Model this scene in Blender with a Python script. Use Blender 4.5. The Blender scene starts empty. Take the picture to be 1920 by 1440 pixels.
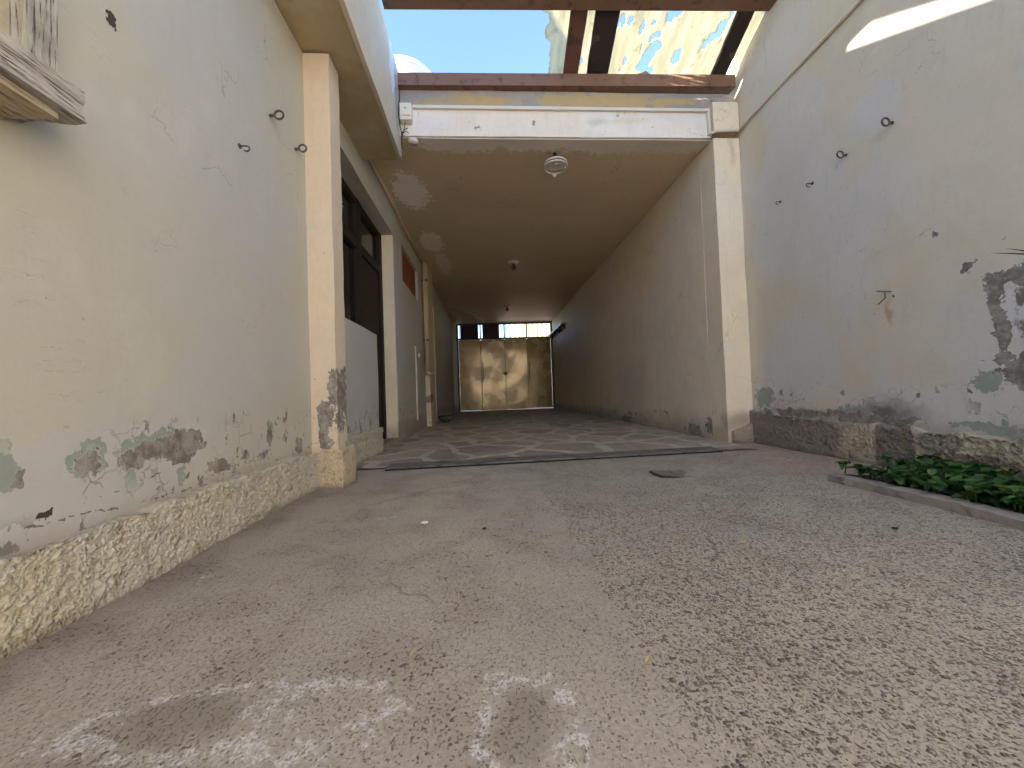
import bpy, bmesh, math, random
from mathutils import Vector, Matrix, noise as mn
R = math.radians
random.seed(7)
scene = bpy.context.scene
COL = scene.collection

# ------------------------------------------------------------------ camera
cam_d = bpy.data.cameras.new("camera")
cam = bpy.data.objects.new("camera", cam_d); COL.objects.link(cam)
YAW, PIT, ROL = 0.065354, 0.024727, -0.036190
fw = Vector((math.sin(YAW)*math.cos(PIT), math.cos(YAW)*math.cos(PIT), math.sin(PIT)))
rt0 = Vector((math.cos(YAW), -math.sin(YAW), 0)); up0 = rt0.cross(fw)
rt = rt0*math.cos(ROL) + up0*math.sin(ROL); up = -rt0*math.sin(ROL) + up0*math.cos(ROL)
M = Matrix((rt, up, -fw)).transposed().to_4x4(); M.translation = (0, 0, 0.45926)
cam.matrix_world = M
cam_d.sensor_fit = 'HORIZONTAL'; cam_d.sensor_width = 36.0; cam_d.lens = 36.0*720/1920
cam_d.clip_start = 0.02; cam_d.clip_end = 1000
scene.camera = cam

# ------------------------------------------------------------------ light
SUN = Vector((-1.0, -0.45, 0.45)).normalized()         # towards the sun: left and a little behind, low
sun_el = math.asin(SUN.z); sun_az = math.atan2(SUN.x, SUN.y)
w = bpy.data.worlds.new("World"); scene.world = w; w.use_nodes = True
nt = w.node_tree
sky = nt.nodes.new('ShaderNodeTexSky'); sky.sky_type = 'NISHITA'; sky.sun_disc = False
sky.sun_elevation = sun_el; sky.sun_rotation = sun_az
sky.altitude = 2300; sky.air_density = 1.0; sky.dust_density = 0.2; sky.ozone_density = 2.0
bg = nt.nodes['Background']; bg.inputs['Strength'].default_value = 0.12
nt.links.new(sky.outputs[0], bg.inputs['Color'])
sd = bpy.data.lights.new("sun", 'SUN'); sd.energy = 5.0; sd.angle = R(0.5); sd.color = (1.0, 0.93, 0.82)
so = bpy.data.objects.new("sun", sd); COL.objects.link(so)
so.rotation_euler = SUN.to_track_quat('Z', 'Y').to_euler(); so.location = (-6, 4, 8)
vs = scene.view_settings
vs.view_transform = 'Standard'; vs.look = 'None'; vs.gamma = 1.0; vs.use_curve_mapping = False
vs.exposure = 2.76
scene.cycles.use_denoising = True
scene.cycles.max_bounces = 8; scene.cycles.diffuse_bounces = 6
scene.cycles.use_adaptive_sampling = True; scene.cycles.adaptive_threshold = 0.03
scene.cycles.sample_clamp_indirect = 6

# ------------------------------------------------------------------ object helpers
def tag(o, label=None, cat=None, group=None, kind=None):
    if label: o['label'] = label
    if cat: o['category'] = cat
    if group: o['group'] = group
    if kind: o['kind'] = kind
    return o

def empty(name, loc, label, cat, group=None):
    o = bpy.data.objects.new(name, None); COL.objects.link(o); o.location = loc
    o.empty_display_size = 0.1
    return tag(o, label, cat, group)

def link(name, bm, mat, parent=None, smooth=False, recalc=True):
    if recalc: bmesh.ops.recalc_face_normals(bm, faces=bm.faces)
    me = bpy.data.meshes.new(name); bm.to_mesh(me); bm.free()
    if smooth:
        for p in me.polygons: p.use_smooth = True
    me.materials.append(mat)
    o = bpy.data.objects.new(name, me); COL.objects.link(o)
    if parent:
        o.parent = parent
        o.matrix_parent_inverse = Matrix.Translation(-Vector(parent.location))   # children are modelled in world coordinates
    return o

def box(bm, x0, x1, y0, y1, z0, z1):
    vs_ = [bm.verts.new((x, y, z)) for x in (x0, x1) for y in (y0, y1) for z in (z0, z1)]
    for f in ((0,1,3,2),(4,6,7,5),(0,4,5,1),(2,3,7,6),(0,2,6,4),(1,5,7,3)):
        bm.faces.new([vs_[i] for i in f])

def hexa(bm, pts):
    """eight corners in the order of box()"""
    v = [bm.verts.new(p) for p in pts]
    for f in ((0,1,3,2),(4,6,7,5),(0,4,5,1),(2,3,7,6),(0,2,6,4),(1,5,7,3)):
        bm.faces.new([v[i] for i in f])

def gbox(bm, x0, x1, y0, y1, z0, z1, res=0.06):
    """a box whose six faces are grids (so it can be displaced)"""
    def ax(a, b): 
        n = max(1, int(round((b-a)/res))); return [a+(b-a)*i/n for i in range(n+1)]
    X, Y, Z = ax(x0, x1), ax(y0, y1), ax(z0, z1)
    cache = {}
    def v(p):
        k = (round(p[0], 5), round(p[1], 5), round(p[2], 5))
        if k not in cache: cache[k] = bm.verts.new(p)
        return cache[k]
    def grid(A, B, fn):
        for i in range(len(A)-1):
            for j in range(len(B)-1):
                try: bm.faces.new([v(fn(A[i], B[j])), v(fn(A[i+1], B[j])), v(fn(A[i+1], B[j+1])), v(fn(A[i], B[j+1]))])
                except ValueError: pass
    for x in (x0, x1): grid(Y, Z, lambda a, b: (x, a, b))
    for y in (y0, y1): grid(X, Z, lambda a, b: (a, y, b))
    for z in (z0, z1): grid(X, Y, lambda a, b: (a, b, z))

def wobble(bm, amp=0.004, sc=3.0, amp2=0.0015, sc2=14.0, off=0.0):
    for v in bm.verts:
        p = v.co.copy()
        n1 = mn.noise_vector(p*sc + Vector((off, 0, 0))); n2 = mn.noise_vector(p*sc2 + Vector((0, off, 3)))
        v.co = p + n1*amp + n2*amp2

def tube(bm, pts, r, seg=8, cap=True):
    pts = [Vector(p) for p in pts]; rings = []
    rr = r if isinstance(r, (list, tuple)) else [r]*len(pts)
    prev = None
    for i, p in enumerate(pts):
        d = (pts[min(i+1, len(pts)-1)] - pts[max(i-1, 0)]).normalized()
        a = prev if prev is not None else (Vector((0,0,1)) if abs(d.z) < .9 else Vector((1,0,0)))
        a = (a - d*a.dot(d)).normalized(); prev = a; b = d.cross(a)
        rings.append([bm.verts.new(p + (a*math.cos(t)+b*math.sin(t))*rr[i]) for t in [2*math.pi*k/seg for k in range(seg)]])
    for A, B in zip(rings, rings[1:]):
        for k in range(seg): bm.faces.new([A[k], A[(k+1)%seg], B[(k+1)%seg], B[k]])
    if cap:
        bm.faces.new(rings[0][::-1]); bm.faces.new(rings[-1])

def lathe(bm, prof, c, seg=32, axis='Z'):
    rings = []
    for r, h in prof:
        ring = []
        for k in range(seg):
            t = 2*math.pi*k/seg
            q = (r*math.cos(t), r*math.sin(t), h)
            if axis == 'Y': q = (q[0], q[2], q[1])
            if axis == 'X': q = (q[2], q[0], q[1])
            ring.append(bm.verts.new(Vector(c)+Vector(q)))
        rings.append(ring)
    for A, B in zip(rings, rings[1:]):
        for k in range(seg): bm.faces.new([A[k], A[(k+1)%seg], B[(k+1)%seg], B[k]])
    bm.faces.new(rings[0][::-1]); bm.faces.new(rings[-1])

def torus(bm, c, Rr, r, ax1, ax2, seg=28, sub=8):
    ax1 = Vector(ax1); ax2 = Vector(ax2); ax3 = ax1.cross(ax2); c = Vector(c); rings = []
    for i in range(seg):
        t = 2*math.pi*i/seg; d = ax1*math.cos(t)+ax2*math.sin(t)
        rings.append([bm.verts.new(c + d*(Rr+r*math.cos(s)) + ax3*(r*math.sin(s))) for s in [2*math.pi*j/sub for j in range(sub)]])
    for i in range(seg):
        A, B = rings[i], rings[(i+1)%seg]
        for j in range(sub): bm.faces.new([A[j], A[(j+1)%sub], B[(j+1)%sub], B[j]])

def bevel(bm, w_=0.003, seg=2):
    bmesh.ops.bevel(bm, geom=list(bm.edges), offset=w_, segments=seg, affect='EDGES', profile=0.6)

NB = bmesh.new

# ------------------------------------------------------------------ material helpers
class MT:
    def __init__(s, name, rough=0.8, spec=0.3):
        s.m = bpy.data.materials.new(name); s.m.use_nodes = True
        s.t = s.m.node_tree; s.b = s.t.nodes['Principled BSDF']; s.out = s.t.nodes['Material Output']
        s.b.inputs['Roughness'].default_value = rough
        s.b.inputs['Specular IOR Level'].default_value = spec
        s.P = s.t.nodes.new('ShaderNodeTexCoord').outputs['Object']
    def put(s, sock, v):
        if hasattr(v, 'is_linked') or isinstance(v, bpy.types.NodeSocket): s.t.links.new(v, sock)
        elif isinstance(v, tuple) and len(v) == 3 and sock.type == 'RGBA': sock.default_value = (*v, 1)
        else: sock.default_value = v
    def new(s, typ, **kw):
        n = s.t.nodes.new(typ)
        for k, v in kw.items(): setattr(n, k, v)
        return n
    def math(s, op, a, b=0.0, clamp=False):
        n = s.new('ShaderNodeMath', operation=op, use_clamp=clamp); s.put(n.inputs[0], a); s.put(n.inputs[1], b); return n.outputs[0]
    def vmath(s, op, a, b=(0,0,0), sc=None):
        n = s.new('ShaderNodeVectorMath', operation=op); s.put(n.inputs[0], a)
        if op == 'SCALE': s.put(n.inputs['Scale'], sc)
        elif op != 'LENGTH': s.put(n.inputs[1], b)
        return n.outputs['Value'] if op == 'LENGTH' else n.outputs['Vector']
    def noise(s, scale, detail=4, rough=0.55, vec=None, color=False, dist=0.0):
        n = s.new('ShaderNodeTexNoise'); s.put(n.inputs['Vector'], vec if vec is not None else s.P)
        n.inputs['Scale'].default_value = scale; n.inputs['Detail'].default_value = detail
        n.inputs['Roughness'].default_value = rough; n.inputs['Distortion'].default_value = dist
        return n.outputs['Color' if color else 'Fac']
    def noise2(s, scale, detail=4, rough=0.55):
        n = s.new('ShaderNodeTexNoise', noise_dimensions='2D'); s.put(n.inputs['Vector'], s.P)
        n.inputs['Scale'].default_value = scale; n.inputs['Detail'].default_value = min(detail, 4)
        n.inputs['Roughness'].default_value = rough
        return n.outputs['Fac']
    def vor(s, scale, feature='F1', vec=None, dims='3D'):
        n = s.new('ShaderNodeTexVoronoi', feature=feature, voronoi_dimensions=dims)
        s.put(n.inputs['Vector'], vec if vec is not None else s.P); n.inputs['Scale'].default_value = scale
        return n
    def ss(s, x, lo, hi, a=0.0, b=1.0):
        n = s.new('ShaderNodeMapRange', interpolation_type='SMOOTHSTEP')
        s.put(n.inputs[0], x); n.inputs[1].default_value = lo; n.inputs[2].default_value = hi
        n.inputs[3].default_value = a; n.inputs[4].default_value = b
        return n.outputs[0]
    def mix(s, f, a, b, mode='MIX'):
        n = s.new('ShaderNodeMix', data_type='RGBA', blend_type=mode)
        s.put(n.inputs['Factor'], f); s.put(n.inputs['A'], a); s.put(n.inputs['B'], b); return n.outputs['Result']
    def ramp(s, f, stops, const=False):
        n = s.new('ShaderNodeValToRGB'); cr = n.color_ramp
        if const: cr.interpolation = 'CONSTANT'
        while len(cr.elements) < len(stops): cr.elements.new(0.5)
        for e, (p, c) in zip(cr.elements, stops): e.position = p; e.color = (*c, 1) if isinstance(c, tuple) else (c, c, c, 1)
        s.put(n.inputs[0], f); return n.outputs[0]
    def xyz(s, vec=None):
        n = s.new('ShaderNodeSeparateXYZ'); s.put(n.inputs[0], vec if vec is not None else s.P); return n.outputs
    def scale(s, v, vec=None):
        return s.vmath('MULTIPLY', vec if vec is not None else s.P, v)
    def warp(s, *layers):
        """position shaken by coloured noise: (amplitude, scale) pairs"""
        p = s.P
        for amp, sc in layers:
            c = s.noise(sc, 3, 0.6, color=True)
            p = s.vmath('ADD', p, s.vmath('SCALE', s.vmath('SUBTRACT', c, (0.5,)*3), sc=amp*2))
        return p
    def blob(s, P, c, r, soft=0.12):
        d = s.vmath('LENGTH', s.vmath('MULTIPLY', s.vmath('SUBTRACT', P, tuple(c)), tuple(1/k for k in r)))
        return s.ss(d, 1.0, 1.0-soft)
    def blobs(s, P, L, soft=0.12):
        o = None
        for c, r in L:
            b = s.blob(P, c, r, soft); o = b if o is None else s.math('MAXIMUM', o, b)
        return o if o is not None else 0.0
    def ragged(s, P, L, n, amp=1.0, soft=0.05):
        o = None
        for c, r in L:
            d = s.vmath('LENGTH', s.vmath('MULTIPLY', s.vmath('SUBTRACT', P, tuple(c)), tuple(1/k for k in r)))
            o = d if o is None else s.math('MINIMUM', o, d)
        o = s.math('ADD', o, s.math('MULTIPLY', s.math('SUBTRACT', n, 0.5), amp*2)); s.last = o
        return s.ss(o, 1.0, 1.0-soft)
    def bump(s, h, strength=0.5, dist=0.01, normal=None):
        n = s.new('ShaderNodeBump'); n.inputs['Strength'].default_value = strength; n.inputs['Distance'].default_value = dist
        s.put(n.inputs['Height'], h)
        if normal is not None: s.put(n.inputs['Normal'], normal)
        return n.outputs[0]
    def fin(s, color=None, rough=None, normal=None):
        if color is not None: s.put(s.b.inputs['Base Color'], color)
        if rough is not None: s.put(s.b.inputs['Roughness'], rough)
        if normal is not None: s.put(s.b.inputs['Normal'], normal)
        return s.m

CREAM = (0.485, 0.458, 0.367)
GREYW = (0.475, 0.463, 0.437)
PEACH = (0.70, 0.57, 0.41)

def plaster(name, cream=CREAM, white=GREYW, over=(), cream_spots=(), thr=(0.48, 0.56), peel=(), green=(), dark=(), lines=(),
            foot=None, chips=None, stains=(), mottle=(), patches=(), rough=0.62, relief=False):
    """painted render: two coats of paint in patches, brush texture, chips, peeled patches down to green paint and grey mortar"""
    s = MT(name, rough, 0.35)
    Pw = s.warp((0.10, 3.0), (0.03, 14.0)); Pf = s.warp((0.022, 22.0), (0.010, 70.0))
    n1 = s.noise(0.9, 3, 0.5); n2 = s.noise(5.0, 5, 0.6); n3 = s.noise(42.0, 4, 0.65); n4 = s.noise(1.7, 4, 0.6, vec=s.scale((1, 1, 0.25)))
    m = s.ss(s.math('ADD', n1, s.math('MULTIPLY', s.math('SUBTRACT', n2, 0.5), 0.12)), thr[0], thr[1])
    if over: m = s.math('MAXIMUM', m, s.blobs(Pw, over, 0.35))
    if cream_spots: m = s.math('MULTIPLY', m, s.math('SUBTRACT', 1.0, s.blobs(Pw, cream_spots, 0.35)))
    col = s.mix(m, cream, white)
    col = s.mix(s.ss(n2, 0.35, 0.7, 0, 0.22), col, (0.52, 0.47, 0.40))                 # soft blotches
    col = s.mix(s.ss(n4, 0.52, 0.75, 0, 0.16), col, (0.42, 0.36, 0.28))                # vertical weathering streaks
    col = s.mix(s.ss(n3, 0.30, 0.75, 0.10, -0.0), col, (0.40, 0.36, 0.31))
    # brush drag, dirty specks and hairline scratches
    nb = s.noise(30.0, 5, .7, vec=s.scale((1, 1, .18))); col = s.mix(s.ss(nb, .50, .75, 0, .22), col, (.40, .37, .33))
    nw = s.noise(3.3, 5, .62); col = s.mix(s.ss(nw, .54, .66, 0, .17), col, (.62, .60, .56))
    sc1 = s.noise(9.0, 3, .6, vec=s.vmath('MULTIPLY', s.warp((.05, 3.0)), (1, .9, 5.5))); col = s.mix(s.math('MULTIPLY', s.ss(s.math('ABSOLUTE', s.math('SUBTRACT', sc1, .60)), .006, .002), s.ss(s.noise(4.0, 2), .55, .66, 0, .55)), col, (.25, .22, .18))
    sp = s.vor(17.0, vec=Pf); spk = s.math('MULTIPLY', s.ss(sp.outputs['Distance'], 0.10, 0.04), s.ss(s.xyz(sp.outputs['Color'])[0], 0.80, 0.82))
    col = s.mix(s.math('MULTIPLY', spk, 0.65), col, (0.19, 0.16, 0.13))
    ck = s.vor(2.3, 'DISTANCE_TO_EDGE', vec=s.warp((0.12, 5.0), (0.02, 30.0)))
    crk = s.math('MULTIPLY', s.ss(ck.outputs['Distance'], 0.006, 0.001), s.ss(s.noise(2.6, 2), 0.52, 0.6))
    col = s.mix(s.math('MULTIPLY', crk, 0.55), col, (0.20, 0.17, 0.14))
    h = s.math('ADD', s.math('MULTIPLY', n3, 0.25), s.math('MULTIPLY', n2, 0.6))
    if foot:   # splash dirt and flaking along the foot of the wall, a ragged band
        z = s.xyz()[2]; nf = s.noise(4.0, 5, 0.65)
        zz = s.math('ADD', z, s.math('MULTIPLY', s.math('SUBTRACT', nf, 0.5), foot[1]*1.3))
        f = s.ss(zz, foot[0]+foot[1], foot[0], 0, foot[2])
        col = s.mix(f, col, (0.30, 0.235, 0.17))
    for c, r, cc, st in stains:
        col = s.mix(s.math('MULTIPLY', s.blob(Pw, c, r, 0.8), st), col, cc)
    for c, r in mottle:   # bare render showing through worn whitewash
        mk = s.blob(Pw, c, r, 0.25); mn_ = s.noise(11.0, 6, 0.75, vec=s.scale((1, 1, .7)))
        col = s.mix(mk, col, s.mix(s.ss(mn_, .44, .54), (.17, .145, .125), (.60, .58, .56)))
    pm = 0.0
    if chips:   # scattered flakes between two heights
        z = s.xyz()[2]
        band = s.math('MULTIPLY', s.ss(z, chips[0]-0.02, chips[0]+0.02), s.ss(z, chips[1], chips[1]-(chips[1]-chips[0])*0.7))
        nn = s.noise(13.0, 5, 0.62, vec=s.scale((1, 1, 0.75)))
        cm = s.math('MULTIPLY', s.ss(nn, chips[2], chips[2]+0.02), s.ss(s.noise(2.2, 2), 0.42, 0.5)); cm = s.math('MULTIPLY', cm, s.ss(band, 0.2, 0.5))
        col = s.mix(cm, col, s.mix(s.ss(s.noise(7.0, 3), 0.5, 0.53), (0.215, 0.19, 0.165), (0.30, 0.34, 0.28)))
        pm = cm
        if relief:   # lifted, crazed paint along the foot of the wall
            cz = s.vor(15.0, 'DISTANCE_TO_EDGE', vec=s.warp((.03, 8.0), (.012, 40.0)))
            cl = s.math('MULTIPLY', s.math('MULTIPLY', s.ss(cz.outputs['Distance'], .030, .008), s.ss(s.noise(5.0, 3), .50, .60)), s.ss(s.xyz()[2], .46, .34))
            col = s.mix(s.math('MULTIPLY', cl, .6), col, (.22, .19, .155)); pm = s.math('MAXIMUM', pm, s.math('MULTIPLY', cl, .8))
    Pp = s.warp((0.045, 9.0), (0.028, 26.0), (0.012, 80.0)); nr = s.noise(26.0, 5, 0.68) if (peel or green or patches) else None
    for c, r, cc in patches:
        g = s.ragged(Pp, [(c, r)], nr, 1.0); col = s.mix(g, col, s.mix(s.noise(14, 4), cc, tuple(k*.8 for k in cc)))
    if peel:
        hl = s.ragged(Pp, [(c, tuple(k*1.5 for k in r)) for c, r in peel[:6]], nr, 1.2, .5); col = s.mix(s.math('MULTIPLY', hl, .35), col, (.50, .465, .40))
    if green:
        g = s.ragged(Pp, green, nr, .95); col = s.mix(g, col, s.mix(s.noise(25, 3), (0.24, 0.28, 0.235), (0.33, 0.355, 0.30))); pm = s.math('MAXIMUM', pm, s.math('MULTIPLY', g, 0.6))
    if peel:
        d = s.ragged(Pp, peel, nr, .85); lip = s.math('SUBTRACT', s.ss(s.last, 1.14, 1.04), d); col = s.mix(s.math('MULTIPLY', lip, .28), col, (.66, .64, .59)); dk = s.math('MULTIPLY', s.ss(s.last, .86, .99), d)  # pale lip and dark inner edge: shading of lifted paint put into the colour
        core = s.mix(s.ss(s.noise(22, 5, .7), .35, .65), (0.17, 0.145, 0.125), (0.34, 0.305, 0.265)); core = s.mix(s.ss(s.noise(120, 3, .6), .5, .7, 0, .5), core, (.12, .10, .085)); core = s.mix(s.math('MULTIPLY', dk, .45), core, (.10, .085, .07)); col = s.mix(d, col, core); pm = s.math('MAXIMUM', pm, d)
    if dark:
        d = s.blobs(Pf, dark, 0.1); col = s.mix(d, col, (0.06, 0.045, 0.035)); pm = s.math('MAXIMUM', pm, d)
    for (a, b, wd) in lines:    # single cracks, from a to b
        a = Vector(a); b = Vector(b); ab = b-a; L = ab.length
        rel = s.vmath('SUBTRACT', s.warp((0.025, 7.0), (0.012, 30.0)), tuple(a))
        dn = s.new('ShaderNodeVectorMath', operation='DOT_PRODUCT'); s.put(dn.inputs[0], rel); dn.inputs[1].default_value = tuple(ab/L/L)
        t = s.math('MAXIMUM', s.math('MINIMUM', dn.outputs['Value'], 1.0), 0.0)
        pr = s.new('ShaderNodeVectorMath', operation='SCALE'); pr.inputs[0].default_value = tuple(ab); s.put(pr.inputs['Scale'], t)
        dd = s.vmath('LENGTH', s.vmath('SUBTRACT', rel, pr.outputs['Vector']))
        thick = s.math('MULTIPLY', s.math('SUBTRACT', s.noise(24, 3), .22), wd*2.2)
        lm = s.math('LESS_THAN', dd, thick)
        col = s.mix(s.math('MULTIPLY', lm, 0.85), col, (0.13, 0.10, 0.075)); pm = s.math('MAXIMUM', pm, lm)
    if relief: h = s.math('SUBTRACT', h, s.math('MULTIPLY', pm, 1.1))
    return s.fin(col, s.math('ADD', s.math('MULTIPLY', n2, 0.25), rough-0.1), s.bump(h, 0.5, 0.008))

# flat ageing paint / metal
def paint(name, c, rough=0.5, spec=0.4, var=0.25, c2=None, bumpy=0.15, metallic=0.0, thr=(0.5, 0.62), sc=9.0, stretch=(1,1,1)):
    s = MT(name, rough, spec); s.b.inputs['Metallic'].default_value = metallic
    n = s.noise(sc, 6, 0.65, vec=s.scale(stretch)); n2 = s.noise(sc*7, 3, vec=s.scale(stretch))
    col = s.mix(s.math('MULTIPLY', n, var), c, tuple(k*0.45 for k in c))
    if c2: col = s.mix(s.ss(n, thr[0], thr[1]), col, c2)
    col = s.mix(s.ss(n2, 0.55, 0.8, 0, 0.2), col, tuple(k*0.6 for k in c))
    return s.fin(col, s.math('ADD', s.math('MULTIPLY', n2, 0.25), rough-0.1), s.bump(s.math('ADD', n2, n), bumpy, 0.004))

# ------------------------------------------------------------------ materials of the place
X_L, X_R, Y_F = -0.92, 2.12, 2.97

m_left = plaster('house_plaster', relief=True,
    over=[((X_L, 1.36, .52), (.2, .34, .13)), ((X_L, 1.6, 1.3), (.2, .32, .45)), ((X_L, 1.0, .36), (.2, .35, .07)), ((X_L, 1.25, 1.75), (.2, .35, .4))],
    cream_spots=[((X_L, 1.02, .62), (.2, .22, .11)), ((X_L, .8, .95), (.2, .16, .3)), ((X_L, 1.98, .9), (.2, .09, 1.2))],
    green=[((X_L, .952, .345), (.2, .042, .045)), ((X_L, 1.10, .342), (.2, .085, .042)), ((X_L, 1.175, .362), (.2, .05, .04)), ((X_L, .79, .345), (.2, .02, .04)), ((X_L, 1.70, .352), (.2, .035, .025))],
    peel=[((X_L, .955, .335), (.2, .027, .036)), ((X_L, 1.22, .342), (.2, .080, .052)), ((X_L, 1.10, .333), (.2, .075, .028)), ((X_L, 1.685, .318), (.2, .022, .05)), ((X_L, 1.37, .243), (.2, .055, .022)),
          ((X_L, 1.52, .255), (.2, .02, .018)), ((X_L, 1.64, .255), (.2, .03, .012)), ((X_L, 1.93, .24), (.2, .04, .035)), ((X_L, 1.45, .415), (.2, .012, .018)), ((X_L, 1.53, .43), (.2, .008, .01)), ((X_L, .815, .325), (.2, .014, .016)),
          ((X_L, 2.85, .26), (.1, .03, .05)), ((X_L, 3.08, .27), (.1, .015, .03))],
    dark=[((X_L, 1.013, 1.44), (.1, .010, .020)), ((X_L, .862, .242), (.1, .02, .006))],
    lines=[((X_L, .93, .24), (X_L, 1.06, .262), .002), ((X_L, 1.18, .215), (X_L, 1.245, .245), .0045), ((X_L, 1.18, .215), (X_L, 1.20, .235), .005), ((X_L, .80, .226), (X_L, 1.0, .213), .0035), ((X_L, 1.0, .213), (X_L, 1.32, .2), .0035), ((X_L, 1.05, .255), (X_L, 1.15, .27), .003), ((X_L, 1.12, .232), (X_L, 1.17, .255), .0035), ((X_L, .70, .255), (X_L, .84, .245), .004),
           ((X_L, 1.02, .33), (X_L, .985, .315), .004), ((X_L, 1.44, .535), (X_L, 1.62, .545), .0012), ((X_L, 1.44, .535), (X_L, 1.44, .46), .001), ((X_L, .84, .71), (X_L, 1.0, .62), .0012), ((X_L, 1.3, .22), (X_L, 1.9, .205), .002)],
    foot=(.18, .06, .5), chips=(.19, .50, .585), thr=(0.44, 0.56))
m_pillar_l = plaster('pillar_plaster', relief=True, cream=PEACH, white=PEACH,
    peel=[((-.84, 2.07, .37), (.045, .3, .10)), ((-.80, 2.12, .53), (.03, .3, .10)), ((-.85, 2.07, .27), (.03, .3, .07)), ((-.78, 2.16, .42), (.012, .2, .14))],
    lines=[((-.80, 2.05, .62), (-.785, 2.22, .60), .006), ((-.9, 2.06, .63), (-.9, 2.06, .57), .002), ((-.9, 2.06, 1.05), (-.82, 2.06, 1.07), .001)], chips=(.19, .6, .62), foot=(.18, .05, .3))
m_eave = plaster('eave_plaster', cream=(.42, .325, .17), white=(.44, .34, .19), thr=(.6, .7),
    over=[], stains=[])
m_fascia = plaster('fascia_plaster', cream=(.60, .52, .38), white=(.56, .51, .43), patches=[((-.605, 2.77, 2.84), (.2, .06, .17), (.72, .76, .85)), ((-.605, 2.72, 2.96), (.2, .04, .10), (.72, .76, .85)), ((-.605, 2.87, 2.68), (.2, .035, .2), (.36, .36, .38))],
    over=[], stains=[((-.61, 2.72, 2.86), (.2, .05, .16), (.68, .72, .80), 1.0), ((-.61, 2.86, 2.68), (.2, .06, .2), (.3, .29, .3), .55)], chips=(2.3, 3.1, .68))
m_lintel = plaster('lintel_plaster', cream=(.80, .69, .56), white=(.79, .73, .67), thr=(.40, .5),
    stains=[((.95, 2.97, 2.63), (.12, .3, .05), (.45, .50, .36), .6), ((1.2, 2.97, 2.62), (.3, .3, .05), (.62, .52, .32), .5)], chips=(2.40, 2.78, .645), lines=[((1.28, 2.96, 2.70), (1.30, 2.96, 2.48), .001)])
m_band = plaster('band_plaster', cream=(.30, .255, .225), white=(.26, .24, .225), thr=(.45, .5),
    patches=[((-.02, 2.97, 2.775), (.30, .3, .060), (.47, .335, .15)), ((-.33, 2.97, 2.76), (.20, .3, .045), (.42, .33, .20)), ((.78, 2.97, 2.79), (.30, .3, .065), (.49, .36, .17)), ((1.18, 2.97, 2.795), (.34, .3, .07), (.50, .37, .18)), ((1.62, 2.97, 2.80), (.16, .3, .03), (.50, .37, .17))], chips=(2.6, 2.9, .60))
m_right = plaster('boundary_plaster', relief=True, cream=(.62, .55, .435), white=(.60, .57, .525), thr=(.44, .52), 
    over=[((X_R, 2.2, 1.45), (.2, .45, .45)), ((X_R, 1.9, 1.9), (.2, .18, .18)), ((X_R, 2.4, 2.25), (.2, .3, .2)), ((X_R, 2.5, .6), (.2, .4, .35))],
    cream_spots=[((X_R, 1.98, 1.72), (.2, .13, .14)), ((X_R, 1.72, 1.02), (.2, .16, .24)), ((X_R, 2.75, 2.3), (.2, .15, .3)), ((X_R, 2.9, .9), (.2, .06, 1.5)), ((X_R, 1.75, .5), (.2, .2, .12)), ((X_R, 1.55, 1.6), (.2, .2, .4))],
    green=[((X_R, 2.82, .36), (.2, .10, .08)), ((X_R, 1.487, .44), (.2, .05, .04)), ((X_R, 2.10, .275), (.2, .14, .045)), ((X_R, 1.5, .235), (.2, .12, .02))],
    peel=[((X_R, 1.30, .86), (.2, .165, .05)), ((X_R, 1.455, .77), (.2, .028, .13)), ((X_R, 1.44, .62), (.2, .03, .05)), ((X_R, 1.35, .47), (.2, .10, .075)), ((X_R, 1.44, .53), (.2, .04, .03)), ((X_R, 2.5, .255), (.2, .35, .03)),
          ((X_R, 1.541, .955), (.2, .022, .028)), ((X_R, 1.50, .96), (.2, .015, .01)), ((X_R, 1.30, .62), (.2, .06, .05)), ((X_R, 2.05, .25), (.2, .3, .035)), ((X_R, 1.647, 1.142), (.1, .012, .014))],
        mottle=[((X_R, 1.30, .71), (.2, .17, .17))],
    stains=[((X_R, 1.86, .84), (.2, .03, .10), (.42, .27, .13), .7), ((X_R, 1.95, .27), (.2, .30, .09), (.13, .11, .095), .9), ((X_R, 2.3, .25), (.2, .6, .05), (.28, .2, .15), .5)],
    lines=[((X_R, 2.25, .98), (X_R, 1.62, 1.02), .001), ((X_R, 2.95, 2.9), (X_R, 2.5, 3.1), .003), ((X_R, 1.75, 1.9), (X_R, 1.62, 1.98), .002), ((X_R, 1.52, .52), (X_R, 1.42, .53), .003)],
    foot=(.2, .10, .55), chips=(.2, .5, .585))
m_pass_r = plaster('passage_plaster', cream=(.82, .68, .48), white=(.80, .69, .54), thr=(.42, .56),
    peel=[((1.9, 3.16, .13), (.2, .10, .09)), ((1.9, 3.45, .06), (.2, .12, .06)), ((1.9, 4.0, .2), (.2, .05, .012)), ((1.9, 4.25, .2), (.2, .04, .012)), ((1.9, 5.2, .05), (.2, .2, .06))],
    foot=(.0, .26, .75), chips=(.0, .22, .57), stains=[((1.9, 5.0, .5), (.2, .8, .5), (.56, .48, .42), .5)])
m_pillar_r = plaster('right_pillar_plaster', cream=(.82, .68, .49), white=(.82, .71, .54), thr=(.5, .6), stains=[((2.0, 2.95, .20), (.2, .2, .10), (.30, .24, .17), .7), ((2.06, 2.95, 2.4), (.03, .2, .2), (.45, .35, .24), .5)], chips=(.05, .4, .56), foot=(.1, .1, .5))
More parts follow.
